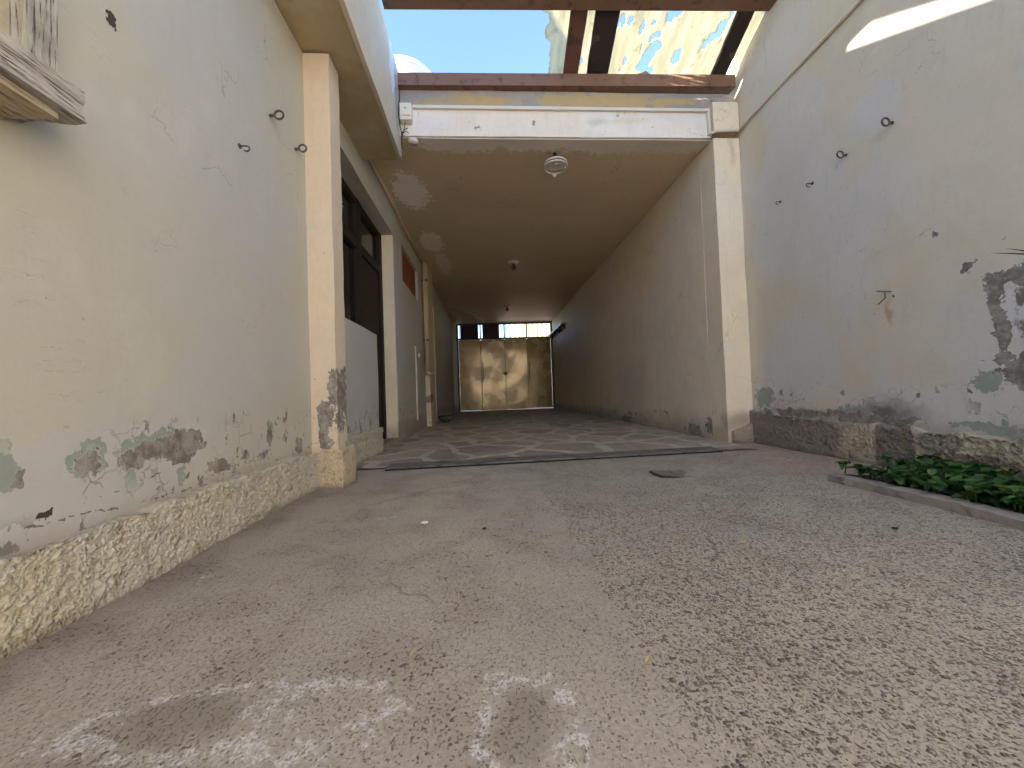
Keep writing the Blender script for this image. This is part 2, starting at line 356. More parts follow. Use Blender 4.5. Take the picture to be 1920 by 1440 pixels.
m_ceiling = plaster('ceiling_paint', cream=(.64, .49, .31), white=(.67, .52, .34), thr=(.45, .6), rough=.5,
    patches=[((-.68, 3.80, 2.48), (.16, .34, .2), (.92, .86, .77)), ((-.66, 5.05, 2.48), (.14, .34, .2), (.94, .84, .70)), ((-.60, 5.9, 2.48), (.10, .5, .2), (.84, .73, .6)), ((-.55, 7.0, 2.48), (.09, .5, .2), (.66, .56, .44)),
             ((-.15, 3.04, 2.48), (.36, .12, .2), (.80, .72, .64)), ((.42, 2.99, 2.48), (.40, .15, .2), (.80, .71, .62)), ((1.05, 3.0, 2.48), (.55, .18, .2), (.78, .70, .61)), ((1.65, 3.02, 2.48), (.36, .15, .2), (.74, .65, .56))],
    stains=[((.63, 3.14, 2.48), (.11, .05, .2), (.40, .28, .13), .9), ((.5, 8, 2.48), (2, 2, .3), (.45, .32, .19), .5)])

def roughcast(name, base, base2, blocks=()):
    s = MT(name, 0.85, 0.25)
    n = s.noise(7, 5, 0.6); nf = s.noise(90, 4, 0.6); v = s.vor(120.0, vec=s.warp((0.006, 60.0)))
    col = s.mix(s.ss(n, .35, .65), base, base2)
    Pw = s.warp((0.02, 14.0), (.01, 50))
    for c, r, cc, st in blocks: col = s.mix(s.math('MULTIPLY', s.blob(Pw, c, r, 0.15), st), col, cc)
    dirt = s.ss(s.noise(24, 5, 0.7), .52, .66, 0, .6); col = s.mix(dirt, col, (.26, .19, .11))
    z = s.xyz()[2]; col = s.mix(s.ss(s.math('ADD', z, s.math('MULTIPLY', n, .06)), .075, .02, 0, .75), col, (.17, .13, .10))
    h = s.math('ADD', s.math('MULTIPLY', v.outputs['Distance'], -.8), s.math('MULTIPLY', nf, .8))
    return s.fin(col, None, s.bump(h, 0.7, 0.010))
m_plinth_l = roughcast('roughcast_cream', (.53, .47, .35), (.54, .49, .405))
m_plinth_r = roughcast('roughcast_patchy', (.45, .37, .26), (.50, .42, .31), [((2.1, 2.62, .12), (.3, .50, .3), (.27, .22, .185), .9), ((2.1, 1.86, .1), (.3, .11, .3), (.19, .155, .13), .85), ((2.1, 1.66, .16), (.3, .10, .06), (.19, .16, .13), .7), ((2.1, 1.50, .08), (.3, .16, .05), (.22, .16, .12), .8)])
m_plinth_p = roughcast('roughcast_pillar', (.60, .49, .33), (.55, .46, .33))

# courtyard concrete with exposed aggregate
def concrete():
    s = MT('courtyard_concrete', 0.82, 0.3)
    X, Y, Z = s.xyz()
    P2 = s.warp((.004, 60.0))
    big = s.noise2(1.1, 4, .55); mid = s.noise2(5.0, 5, .6); fine = s.noise2(130, 4, .7); f2 = s.noise2(420, 2, .6)
    # seam between the two pours: wavy line near x = 0.25
    sx = s.math('ADD', X, s.math('MULTIPLY', s.math('SUBTRACT', s.noise2(6.0, 5, .65), .5), .10))
    right = s.ss(sx, .235, .275)
    rough_side = s.math('MULTIPLY', right, s.ss(Y, 2.35, 1.2, .55, 1.0))
    col = s.mix(s.ss(big, .35, .65), (.40, .342, .272), (.45, .388, .30))
    col = s.mix(s.ss(mid, .40, .7, 0, .45), col, (.30, .235, .19))
    col = s.mix(s.math('MULTIPLY', right, .40), col, (.41, .355, .272))
    col = s.mix(s.ss(fine, .32, .68, .55, 0), col, (.24, .195, .16))
    col = s.mix(s.ss(f2, .55, .75, 0, .35), col, (.55, .48, .40))
    # pink earth drifted along the right wall and the passage mouth
    e = s.math('MULTIPLY', s.ss(s.math('ADD', X, s.math('MULTIPLY', mid, .5)), 1.65, 2.0), s.ss(Y, 1.5, 1.9))
    col = s.mix(s.math('MULTIPLY', e, .75), col, (.46, .33, .255))
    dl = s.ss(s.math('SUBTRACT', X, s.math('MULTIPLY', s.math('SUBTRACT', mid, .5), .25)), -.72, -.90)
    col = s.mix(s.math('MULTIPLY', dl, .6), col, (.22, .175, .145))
    # aggregate
    dens = s.math('ADD', s.math('ADD', s.math('MULTIPLY', rough_side, .55), .0), s.math('MULTIPLY', s.math('SUBTRACT', mid, .5), .9))
    h = s.math('MULTIPLY', fine, .12)
    for sc, rmin, rmax, k, ofs in ((84.0, .14, .46, .75, 0.0), (145.0, .16, .46, 1.2, 3.0), (265.0, .18, .46, 1.2, 9.0)):
        v = s.vor(sc, vec=s.vmath('ADD', P2, (ofs, ofs*.7, 0)), dims='2D')
        c = s.xyz(v.outputs['Color'])
        rad = s.math('ADD', s.math('MULTIPLY', c[0], rmax-rmin), rmin)
        if sc < 100: on = s.math('LESS_THAN', c[1], s.math('MULTIPLY', dens, .62*k))
        elif sc < 160: on = s.math('LESS_THAN', c[1], s.math('ADD', s.math('MULTIPLY', dens, .60*k), .03))
        else: on = s.math('LESS_THAN', c[1], s.math('ADD', s.math('MULTIPLY', dens, .45), .26))
        d = s.math('DIVIDE', v.outputs['Distance'], rad)
        msk = s.math('MULTIPLY', s.ss(d, 1.0, .82), on)
        pc = s.ramp(c[2], [(0, (.10, .072, .056)), (.20, (.19, .14, .11)), (.36, (.13, .115, .10)), (.50, (.26, .155, .105)), (.62, (.24, .22, .20)), (.74, (.40, .34, .26)), (.85, (.085, .068, .056)), (.92, (.30, .24, .19)), (.97, (.46, .30, .15))], True)
        pc = s.mix(s.ss(fine, .3, .7, 0, .40), pc, (.32, .27, .22))
        col = s.mix(s.math('MULTIPLY', msk, .88 if sc < 160 else .62), col, pc)
        rim = s.math('MULTIPLY', s.math('MULTIPLY', s.ss(d, 1.25, 1.0), s.ss(d, .85, 1.0)), on)
        col = s.mix(s.math('MULTIPLY', rim, .6), col, (.10, .075, .055))
        h = s.math('ADD', h, s.math('SUBTRACT', s.math('MULTIPLY', s.math('MULTIPLY', s.ss(d, 1.0, .3), on), .55 if sc < 160 else -.25), s.math('MULTIPLY', rim, .3)))
    # lime bloom: powdery rims round dark damp stains
    Pw = s.warp((.05, 6.0), (.05, 18.0), (.015, 70.0))
    def rim_of(L, k):
        o = None
        for c, r in L:
            d = s.vmath('LENGTH', s.vmath('MULTIPLY', s.vmath('SUBTRACT', Pw, c), tuple(1/q for q in r)))
            m_ = s.math('MULTIPLY', s.ss(d, 1.0-k, 1.0), s.ss(d, 1.0+k, 1.0)); o = m_ if o is None else s.math('MAXIMUM', o, m_)
        return o
    wet = s.blobs(Pw, [((-.46, .605, 0), (.12, .055, .3)), ((.035, .53, 0), (.05, .075, .3))], .6)
    col = s.mix(s.math('MULTIPLY', wet, .50), col, (.19, .155, .12))
    ef = s.math('MAXIMUM', rim_of([((-.45, .605, 0), (.15, .066, .3)), ((.035, .53, 0), (.062, .085, .3)), ((-.26, .60, 0), (.10, .06, .3))], .42),
                s.blobs(Pw, [((-.34, .60, 0), (.07, .05, .3)), ((-.36, .52, 0), (.10, .022, .3)), ((-.77, 1.1, 0), (.05, .03, .3)), ((-.4, 1.52, 0), (.07, .02, .3))], .9))
    efm = s.math('MULTIPLY', s.ss(s.math('ADD', s.math('MULTIPLY', s.noise2(30, 4, .75), 1.3), s.math('MULTIPLY', ef, .30)), .82, 1.02), s.ss(ef, 0.05, .6))
    efm = s.math('MULTIPLY', efm, s.ss(s.noise2(170, 4, .7), .40, .58, .1, 1.0))
    col = s.mix(s.math('MULTIPLY', efm, .68), col, (.72, .70, .67))
    # cracks
    ck = s.vor(.8, 'DISTANCE_TO_EDGE', vec=s.warp((.10, 4.0), (.02, 24.0)), dims='2D')
    crk = s.math('MULTIPLY', s.ss(ck.outputs['Distance'], .006, .0015), s.ss(s.noise2(1.9, 2), .5, .58))
    seam = s.math('MULTIPLY', s.ss(s.math('ABSOLUTE', s.math('SUBTRACT', sx, .245)), .005, .001), s.ss(s.noise2(3.3, 2), .52, .60))
    crk = s.math('MAXIMUM', crk, seam)
    col = s.mix(s.math('MULTIPLY', crk, .35), col, (.16, .125, .105))
    h = s.math('SUBTRACT', h, s.math('MULTIPLY', crk, .4))
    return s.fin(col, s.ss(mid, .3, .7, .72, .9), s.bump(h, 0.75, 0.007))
m_ground = concrete()

def flagstones():
    s = MT('crazy_paving', 0.6, 0.35)
    P = s.warp((.16, 2.2), (.04, 9.0), (.012, 35.0))
    P = s.vmath('MULTIPLY', P, (1.0, .85, 1))
    e = s.vor(2.5, 'DISTANCE_TO_EDGE', vec=P, dims='2D'); c = s.vor(2.5, 'F1', vec=P, dims='2D')
    cc = s.xyz(c.outputs['Color'])[0]
    n = s.noise(8, 5, .65); nf = s.noise(70, 4, .6)
    st = s.ramp(cc, [(0, (.31, .245, .18)), (.25, (.44, .365, .275)), (.5, (.34, .27, .20)), (.7, (.50, .42, .315)), (.88, (.38, .305, .23))], True)
    st = s.mix(s.ss(n, .3, .7, 0, .5), st, (.24, .19, .15)); st = s.mix(s.ss(nf, .4, .7, 0, .3), st, (.10, .08, .065))
    dd = s.math('ADD', e.outputs['Distance'], s.math('MULTIPLY', s.math('SUBTRACT', n, .5), .05))
    mort = s.ss(dd, .11, .09)
    mc = s.mix(s.ss(nf, .35, .7), (.56, .475, .355), (.46, .38, .285))
    col = s.mix(mort, st, mc)
    col = s.mix(s.ss(s.noise(1.6, 4, .65), .45, .65, 0, .55), col, (.42, .335, .245))
    line = s.math('MULTIPLY', s.ss(s.math('ABSOLUTE', s.math('SUBTRACT', dd, .10)), .012, .004), s.ss(s.noise(3.0, 2), .42, .6, 0, .8))
    col = s.mix(line, col, (.07, .055, .045))
    h = s.math('ADD', s.math('MULTIPLY', nf, .2), s.math('MULTIPLY', s.math('SUBTRACT', 1.0, mort), .6))
    return s.fin(col, s.ss(n, .3, .7, .48, .7), s.bump(h, .6, .008))
m_flag = flagstones()

def weathered_wood(name, c=(.36, .32, .27), c2=(.20, .14, .10), pale=(.50, .47, .42), axis=1):
    s = MT(name, .85, .2)
    st = [22, 22, 22]; st[axis] = 1.1
    n = s.noise(3.2, 6, .7, vec=s.scale(tuple(st)), dist=.4); n2 = s.noise(9, 4); n3 = s.noise(5.5, 5, .7, vec=s.scale(tuple(k*2.2 for k in st)))
    col = s.mix(s.ss(n, .35, .65), c, pale); col = s.mix(s.ss(n2, .50, .68, 0, .7), col, c2)
    g = s.ss(n3, .56, .64); col = s.mix(s.math('MULTIPLY', g, .9), col, (.07, .05, .04))
    return s.fin(col, None, s.bump(s.math('SUBTRACT', n, s.math('MULTIPLY', g, .8)), .9, .006))
m_oldwood = weathered_wood('weathered_wood')
m_oldwood_v = weathered_wood('weathered_wood_upright', (.42, .40, .34), (.28, .25, .23), (.54, .51, .42), 2)
m_darkwood = paint('dark_wood', (.032, .019, .012), .6, .2, .5, sc=6, stretch=(6, 6, .6))
m_batten_red = paint('reddish_batten', (.14, .06, .045), .6, .3, .5, (.06, .035, .03))
m_batten_dark = paint('dark_batten', (.035, .025, .021), .75, .3, .4, (.08, .06, .05), thr=(.58, .66))
m_steel_red = paint('rust_red_steel', (.22, .115, .07), .5, .4, .45, (.12, .055, .038), thr=(.55, .62), sc=14, bumpy=.4)
m_louvre = paint('red_louvre_paint', (.17, .045, .02), .4, .4, .3)
m_glassdark = paint('dark_window_glass', (.018, .016, .014), .12, .35, .2, bumpy=.02)
m_pale_strip = paint('pale_strip_paint', (.22, .21, .19), .8, .2, .2)
m_void = paint('unlit_interior', (.02, .017, .015), .9, .1, .2)
m_white_plastic = paint('white_plastic', (.74, .70, .60), .4, .45, .15, bumpy=.03)
m_enamel = paint('aged_enamel', (.70, .66, .60), .3, .5, .25, (.52, .42, .35), thr=(.62, .72), bumpy=.05)
m_white_conduit = paint('painted_conduit', (.68, .62, .53), .5, .4, .25, bumpy=.05)
m_iron = paint('dark_iron', (.07, .06, .055), .55, .5, .4, (.12, .07, .045), sc=60)
m_cable = paint('black_cable', (.025, .022, .02), .5, .4, .2)
m_rusty = paint('rusty_iron', (.20, .12, .06), .8, .3, .5, (.09, .06, .04), sc=50, bumpy=.3)
m_pipe = paint('cream_downpipe', (.58, .47, .30), .5, .4, .3, (.30, .22, .15), thr=(.64, .72))
m_grate = paint('drain_metal', (.15, .138, .13), .6, .45, .4, (.06, .052, .047), sc=30, bumpy=.3, stretch=(.3, 1, 1))
m_cover = paint('cast_cover', (.22, .178, .15), .85, .25, .5, (.13, .10, .085), sc=25, bumpy=.5)
m_kerb = paint('kerb_concrete', (.33, .28, .235), .85, .25, .45, (.22, .18, .15), sc=12, bumpy=.6)
m_soil = paint('bed_soil', (.075, .052, .037), .95, .1, .6, (.15, .11, .08), sc=25, bumpy=1.0)
m_gateframe = paint('gate_frame_paint', (.055, .028, .02), .5, .4, .4)
m_board = paint('transom_board', (.075, .05, .035), .7, .3, .4)
m_bar = paint('transom_bar', (.30, .20, .10), .5, .4, .3)
m_tank = paint('tank_plastic', (.60, .60, .58), .5, .4, .2, bumpy=.05)
m_roof = paint('flat_roof', (.32, .28, .24), .9, .2, .5, sc=3)
m_street = paint('street_concrete', (.34, .31, .27), .9, .2, .4, sc=2)
m_orange = plaster('orange_render', cream=(.60, .38, .18), white=(.62, .45, .26))
m_bouncewall = plaster('bounce_render', cream=(.66, .58, .44), white=(.66, .62, .54))
m_dryleaf = paint('dry_leaf', (.50, .38, .20), .7, .3, .3)
m_debris = paint('dark_litter', (.05, .035, .025), .8, .2, .3)
m_flake = paint('paint_flake', (.72, .70, .66), .7, .3, .15)
m_tuft = paint('white_string', (.62, .60, .56), .8, .2, .1)

def gate_paint():
    s = MT('olive_gold_gate_paint', .2, .5); s.b.inputs['Metallic'].default_value = .3
    n = s.noise(2.3, 5, .6); n2 = s.noise(.9, 3); n3 = s.noise(16, 5, .6, vec=s.scale((1, 1, .3)))
    col = s.mix(s.ss(n, .35, .7), (.31, .215, .085), (.25, .17, .065)); col = s.mix(s.ss(n3, .55, .7, 0, .35), col, (.16, .105, .045))
    h = s.math('ADD', s.math('MULTIPLY', n2, 1.0), s.math('MULTIPLY', n, .35))
    s.b.inputs['Specular IOR Level'].default_value = .8; s.b.inputs['Coat Weight'].default_value = .25; s.b.inputs['Coat Roughness'].default_value = .07
    return s.fin(col, s.ss(n, .35, .65, .14, .34), s.bump(h, .30, .03))
m_gate = gate_paint()

def sheet_mat():
    s = MT('torn_fibre_sheet', .9, .1)
    n = s.noise(4, 5, .6, vec=s.scale((6, 1, 1))); n2 = s.noise(14, 5, .65)
    slit = s.ss(s.noise(5.5, 4, .6, vec=s.scale((9, 1.0, 1))), .66, .69)
    col = s.mix(s.ss(n, .35, .65), (.76, .70, .52), (.86, .81, .64)); col = s.mix(s.ss(n2, .55, .7, 0, .4), col, (.42, .34, .20)); col = s.mix(s.math('MULTIPLY', slit, .8), col, (.16, .11, .07))
    s.fin(col, None, s.bump(n2, .5, .006))
    tr = s.new('ShaderNodeBsdfTranslucent'); s.put(tr.inputs['Color'], col)
    mx = s.new('ShaderNodeMixShader'); mx.inputs[0].default_value = .7
    s.t.links.new(s.b.outputs[0], mx.inputs[1]); s.t.links.new(tr.outputs[0], mx.inputs[2]); s.t.links.new(mx.outputs[0], s.out.inputs['Surface'])
    return s.m
m_sheet = sheet_mat()

def leaf_mat():
    s = MT('bed_leaf', .5, .3)
    n = s.noise(7, 3); n2 = s.noise(40, 3)
    oi = s.new('ShaderNodeNewGeometry').outputs['Random Per Island']
    col = s.ramp(oi, [(0, (.022, .062, .018)), (.45, (.036, .095, .022)), (.8, (.065, .15, .032)), (.95, (.11, .18, .045)), (.985, (.20, .19, .05)), (1.0, (.26, .17, .06))])
    col = s.mix(s.ss(n2, .4, .7, 0, .3), col, (.03, .08, .02))
    s.fin(col, None, s.bump(n2, .2, .002))
    tr = s.new('ShaderNodeBsdfTranslucent'); s.put(tr.inputs['Color'], s.mix(.5, col, (.14, .30, .04)))
    mx = s.new('ShaderNodeMixShader'); mx.inputs[0].default_value = .25
    s.t.links.new(s.b.outputs[0], mx.inputs[1]); s.t.links.new(tr.outputs[0], mx.inputs[2]); s.t.links.new(mx.outputs[0], s.out.inputs['Surface'])
    return s.m
m_leaf = leaf_mat()
m_spike = paint('spiky_leaf', (.035, .06, .03), .4, .4, .3)

# ------------------------------------------------------------------ ground
bm = NB()
def lin(a, b, st): 
    n = max(1, int(round((b-a)/st))); return [a+(b-a)*i/n for i in range(n)]
gx = [-120, -40, -12, -4] + lin(-2, 3.2, .07) + [3.2, 6, 14, 40, 120]
gy = [-120, -40, -12, -4] + lin(-1, 3.4, .07) + lin(3.4, 11.2, .6) + [11.2, 14, 40, 120]
gv = []
for x in gx:
    row = []
    for y in gy:
        z = 0.0
        if -1.2 < x < 2.2 and -.8 < y < 2.4:
            fade = min(1, (2.4-y)/.5, (y+.8)/.4)
            z = fade*(.006*mn.noise(Vector((x*2.2, y*2.2, 0))) + .003*mn.noise(Vector((x*7, y*7, 4))))
            z += max(0, .022*(1-(x+1.0)/.22))*fade if x < -.78 else 0
        row.append(bm.verts.new((x, y, z)))
    gv.append(row)
for i in range(len(gx)-1):
    for j in range(len(gy)-1):
        bm.faces.new([gv[i][j], gv[i+1][j], gv[i+1][j+1], gv[i][j+1]])
tag(link('ground', bm, m_ground, smooth=True), kind='structure')

bm = NB()
px = lin(-1.1, 1.9, .12)+[1.9]; py = lin(2.55, 10.95, .12)+[10.95]
pv = [[bm.verts.new((x, y + (0.045*(x+.65)/2.2 if y < 2.6 else 0), .010 + .004*mn.noise(Vector((x*3, y*3, 1))))) for y in py] for x in px]
for i in range(len(px)-1):
    for j in range(len(py)-1): bm.faces.new([pv[i][j], pv[i+1][j], pv[i+1][j+1], pv[i][j+1]])
tag(link('passage_floor', bm, m_flag, smooth=True), kind='structure')
bm = NB(); box(bm, -30, 30, 11.05, 40, -.05, .012)
tag(link('street', bm, m_street), kind='structure')

# ------------------------------------------------------------------ house on the left
house = empty('house', (-1.5, 3.0, 0), 'cream house with peeling painted wall, deep eave and dark wood window along the left side', 'house')
bm = NB()
W0 = -1.12
gbox(bm, W0, X_L, -2.0, 2.22, 0, 2.32, .05)
gbox(bm, W0+.1, X_L, 2.22, 3.32, 0, 1.0, .05)
gbox(bm, W0, X_L, 2.22, 4.02, 2.15, 2.48, .06)
gbox(bm, W0, X_L, 4.02, 4.43, 0, 2.48, .06)
gbox(bm, W0, X_L, 4.43, 5.40, 0, 1.80, .06)
gbox(bm, W0, X_L, 4.43, 5.40, 2.22, 2.48, .06)
gbox(bm, W0, X_L, 5.40, 6.42, 0, 2.48, .06)
gbox(bm, W0, X_L, 6.42, 7.07, 2.08, 2.48, .06)
gbox(bm, W0, X_L, 7.07, 10.9, 0, 2.48, .1); gbox(bm, X_L+.003, -.803, 10.74, 10.86, 0, 2.47, .1)
wobble(bm, .004, 2.5, .0012, 12)
link('wall', bm, m_left, house, smooth=False)
bm = NB(); box(bm, -3.6, -1.16, -2.0, 10.9, 0, 2.9); link('room_block', bm, m_void, house)
# pillar with its roughcast foot
bm = NB(); gbox(bm, -.945, -.787, 2.07, 2.21, .15, 2.318, .03); wobble(bm, .004, 5, .002, 22, 5)
pil = link('pillar', bm, m_pillar_l, house)
def roughcast_mesh(bm, x0, x1, y0, y1, z0, ztop, res=.008, amp=.012, face='x', top_wob=.012):
    """rough-thrown render: a grid over front (+x or -x or -y) and top with lumps"""
    gbox(bm, x0, x1, y0, y1, z0, ztop, res)
    for v in bm.verts:
        p = v.co.copy()
        if p.z > ztop-1e-4: v.co.z += top_wob*mn.noise(Vector((p.x*6, p.y*9, 2)))*1.5
        d, _ = mn.voronoi(Vector((p.x*110, p.y*110, p.z*125)))
        l1 = (.55-d[0]); l2 = mn.noise(p*75); l3 = mn.noise(p*12)
        a = amp*(.80*l1 + .45*l2 + .3*l3)
        n = Vector((0, 0, 0))
        if face == '+x' and p.x > x1-1e-4: n.x = 1
        if face == '-x' and p.x < x0+1e-4: n.x = -1
        if face == 'p':
            if p.x > x1-1e-4: n.x = 1
            if p.y < y0+1e-4: n.y = -1
        v.co += n*a
bm = NB(); roughcast_mesh(bm, -1.0, -.885, .45, 2.06, -.02, .192, .0055, .014, '+x')
link('plinth', bm, m_plinth_l, house, smooth=True)
bm = NB(); roughcast_mesh(bm, -1.0, -.89, 2.215, 3.32, -.02, .21, .011, .02, '+x')
link('plinth', bm, m_plinth_l, house, smooth=True)
bm = NB(); roughcast_mesh(bm, -.92, -.755, 2.045, 2.235, -.02, .20, .009, .014, 'p')
link('foot', bm, m_plinth_p, pil, smooth=True)
# eave: soffit slab with fascia
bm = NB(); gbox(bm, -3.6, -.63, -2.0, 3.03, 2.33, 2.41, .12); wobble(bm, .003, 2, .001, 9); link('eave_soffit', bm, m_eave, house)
bm = NB(); gbox(bm, -.63, -.605, -2.0, 3.03, 2.322, 3.0, .05); wobble(bm, .003, 3, .0015, 11); link('fascia', bm, m_fascia, house)
bm = NB(); box(bm, -3.6, -.632, -2.0, 10.95, 2.88, 2.98); link('roof', bm, m_roof, house)
# gable added unseen on the roof; its slot and edges shape the sun below
bm = NB()
def slab_yz(bm, x0, x1, poly):
    a = [bm.verts.new((x0, y, z)) for y, z in poly]; b = [bm.verts.new((x1, y, z)) for y, z in poly]
    bm.faces.new(a[::-1]); bm.faces.new(b)
    for k in range(len(poly)): bm.faces.new([a[k], a[(k+1)%len(poly)], b[(k+1)%len(poly)], b[k]])
slab_yz(bm, -1.55, -1.5, [(-2.0, 2.981), (3.0, 2.981), (3.0, 3.84), (2.35, 3.80), (1.99, 3.99), (1.85, 4.085), (1.43, 4.085), (1.43, 3.985), (.38, 3.985), (-1.4, 2.99), (-2.0, 2.983)])
slab_yz(bm, -1.55, -1.5, [(-2.0, 2.985), (-.7, 3.40), (.23, 4.02), (.36, 4.02), (.382, 3.986), (1.42, 3.986), (1.42, 4.30), (.85, 4.32), (.85, 5.0), (-2.0, 5.0)])
link('sun_mask', bm, m_left, house)
bm = NB(); box(bm, -3.6, -.95, 3.04, 10.95, 2.50, 2.875); link('parapet', bm, m_left, house)
# window and door set back in the reveal
FX = -1.05
bm = NB()
for y0, y1, z0, z1 in ((2.22, 2.30, 1.0, 2.15), (2.74, 2.86, 1.0, 2.15), (3.26, 3.36, .01, 2.15), (3.94, 4.02, .01, 2.15), (2.22, 4.02, 2.10, 2.15), (2.22, 4.02, 1.72, 1.80), (2.22, 3.32, 1.0, 1.04)):
    box(bm, FX-.05, FX+.012*(1 if y1-y0 < .2 else .6), y0, y1, z0, z1)
wf = link('window_frame', bm, m_darkwood, house)
for y0, y1, z0, z1 in ((2.29, 2.75, 1.03, 1.73), (2.85, 3.27, 1.03, 1.73), (2.29, 2.75, 1.79, 2.11), (2.85, 3.27, 1.79, 2.11), (3.35, 3.95, 1.79, 2.11)):
    bm = NB(); box(bm, FX-.035, FX-.025, y0, y1, z0, z1); link('pane', bm, m_glassdark, wf)
bm = NB(); box(bm, FX-.02, FX-.012, 2.55, 2.64, 1.03, 1.73); link('pale_strip', bm, m_pale_strip, wf)  # thin pale upright strip in front of the pane
bm = NB(); box(bm, FX-.04, FX-.012, 3.355, 3.945, .02, 1.73); box(bm, FX-.014, FX-.004, 3.42, 3.88, .12, .8); box(bm, FX-.014, FX-.004, 3.42, 3.88, .9, 1.64)
dr = link('door', bm, m_darkwood, house)
bm = NB(); lathe(bm, [(.001, 0), (.018, .004), (.02, .02), (.012, .035), (.001, .038)], (FX-.004, 3.46, .86), 14, 'X'); link('handle', bm, m_rusty, dr)
bm = NB(); box(bm, -1.1, -.925, 3.325, 4.015, .012, .05); link('door_step', bm, m_kerb, house)
# reveal soffit and jamb lining in cream
bm = NB(); box(bm, -1.10, -.924, 4.012, 4.0205, .05, 2.148); link('jamb', bm, m_pillar_r, house)
# red louvre high on the wall
bm = NB()
box(bm, -.985, -.975, 4.44, 5.39, 1.81, 2.21)
for k in range(12): 
    y = 4.47+k*.077; hexa(bm, [(-.972, y, 1.82), (-.972, y, 2.20), (-.972, y+.02, 1.82), (-.972, y+.02, 2.20), (-.945, y+.03, 1.82), (-.945, y+.03, 2.20), (-.945, y+.05, 1.82), (-.945, y+.05, 2.20)])
lv = link('louvre', bm, m_louvre, house)
# far doorway
bm = NB(); box(bm, -1.10, -1.06, 6.43, 7.06, .02, 2.07); d2 = link('door', bm, m_darkwood, house)
bm = NB(); lathe(bm, [(.001, 0), (.02, .005), (.02, .02), (.001, .03)], (-1.06, 6.5, .95), 12, 'X'); link('handle', bm, m_rusty, d2)
bm = NB(); box(bm, -1.06, -.925, 7.055, 7.0745, .02, 2.078); link('jamb', bm, m_pillar_r, house)
# pilaster beside the pipe
bm = NB(); gbox(bm, -.925, -.85, 5.86, 6.40, .0, 2.478, .06); wobble(bm, .003, 4, .001, 15); link('pilaster', bm, plaster('pilaster_plaster', cream=(.66, .54, .36), white=(.66, .54, .36), peel=[((-.85, 5.86, .42), (.1, .3, .05)), ((-.83, 5.86, .46), (.04, .3, .04))], chips=(.03, .6, .6)), house)

# weathered timber window at the upper left
tw = empty('timber_window', (-.86, .5, 1.04), 'weathered timber window with thick cracked sill high on the left wall', 'window')
bm = NB(); gbox(bm, -.93, -.80, -.6, .823, 1.042, 1.107, .02)
for v in bm.verts:
    p = v.co
    if p.y > .80: p.y += .010*mn.noise(Vector((p.x*30, 0, p.z*40)))
    p.x += .004*mn.noise(Vector((p.x*5, p.y*3, p.z*60))); p.z += .003*mn.noise(Vector((p.x*50, p.y*3, 9)))
link('sill', bm, m_oldwood, tw)
bm = NB(); box(bm, -.93, -.815, -.6, .79, 1.026, 1.040); wobble(bm, .003, 7, .001, 30); link('sill_batten', bm, weathered_wood('split_wood', (.42, .35, .24), (.16, .10, .06), (.50, .42, .30)), tw)
bm = NB(); gbox(bm, -.93, -.895, .815, .866, 1.108, 2.2, .03); gbox(bm, -.93, -.885, .80, .814, 1.108, 2.2, .03); wobble(bm, .002, 9, .001, 40); link('jamb', bm, m_oldwood_v, tw)
bm = NB(); box(bm, -.93, -.912, -.4, .798, 1.109, 2.2); link('shutter', bm, paint('cream_shutter', (.50, .42, .27), .6, .3, .3, (.38, .33, .25)), tw)

# ------------------------------------------------------------------ passage
lt = empty('lintel_beam', (.5, 3.0, 2.48), 'white painted concrete lintel with grey and ochre band over the passage mouth', 'lintel')
bm = NB(); gbox(bm, -.90, 1.90, Y_F, 3.14, 2.485, 2.70, .04); wobble(bm, .003, 4, .0015, 18); link('beam', bm, m_lintel, lt)
bm = NB(); gbox(bm, -.62, 2.12, Y_F+.012, 3.14, 2.703, 2.86, .04); wobble(bm, .003, 4, .0015, 18); link('band', bm, m_band, lt)
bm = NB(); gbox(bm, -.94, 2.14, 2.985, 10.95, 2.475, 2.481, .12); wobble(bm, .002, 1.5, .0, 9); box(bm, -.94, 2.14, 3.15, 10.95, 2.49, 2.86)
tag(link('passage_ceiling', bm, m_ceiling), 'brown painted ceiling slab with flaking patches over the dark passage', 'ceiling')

bm = NB(); gbox(bm, 1.90, 2.12, 3.16, 10.95, 0, 2.474, .06); wobble(bm, .006, 2.2, .0015, 12)
tag(link('passage_wall', bm, m_pass_r), 'long stained plaster wall on the right side of the dark passage', 'wall')
rp = empty('corner_pillar', (2.0, 3.0, 0), 'cream pillar with square cap at the right of the passage mouth', 'pillar')
bm = NB(); gbox(bm, 1.902, 2.118, Y_F-.02, 3.158, 0, 2.472, .035); wobble(bm, .0028, 3, .0012, 20); link('shaft', bm, m_pillar_r, rp)
bm = NB(); gbox(bm, 1.90, 2.118, Y_F-.035, 3.13, 2.53, 2.76, .03); wobble(bm, .003, 6, .0015, 25); link('cap', bm, m_pillar_r, rp)
bm = NB(); roughcast_mesh(bm, 1.93, 2.118, Y_F-.06, Y_F+.03, -.01, .16, .008, .012, 'p', .03)
for v in bm.verts: v.co.z *= .55+.45*max(0, min(1, (v.co.x-1.93)/.15)) if v.co.z > 0 else 1
link('foot', bm, roughcast('earth_fillet', (.42, .325, .26), (.37, .285, .23)), rp, smooth=True)

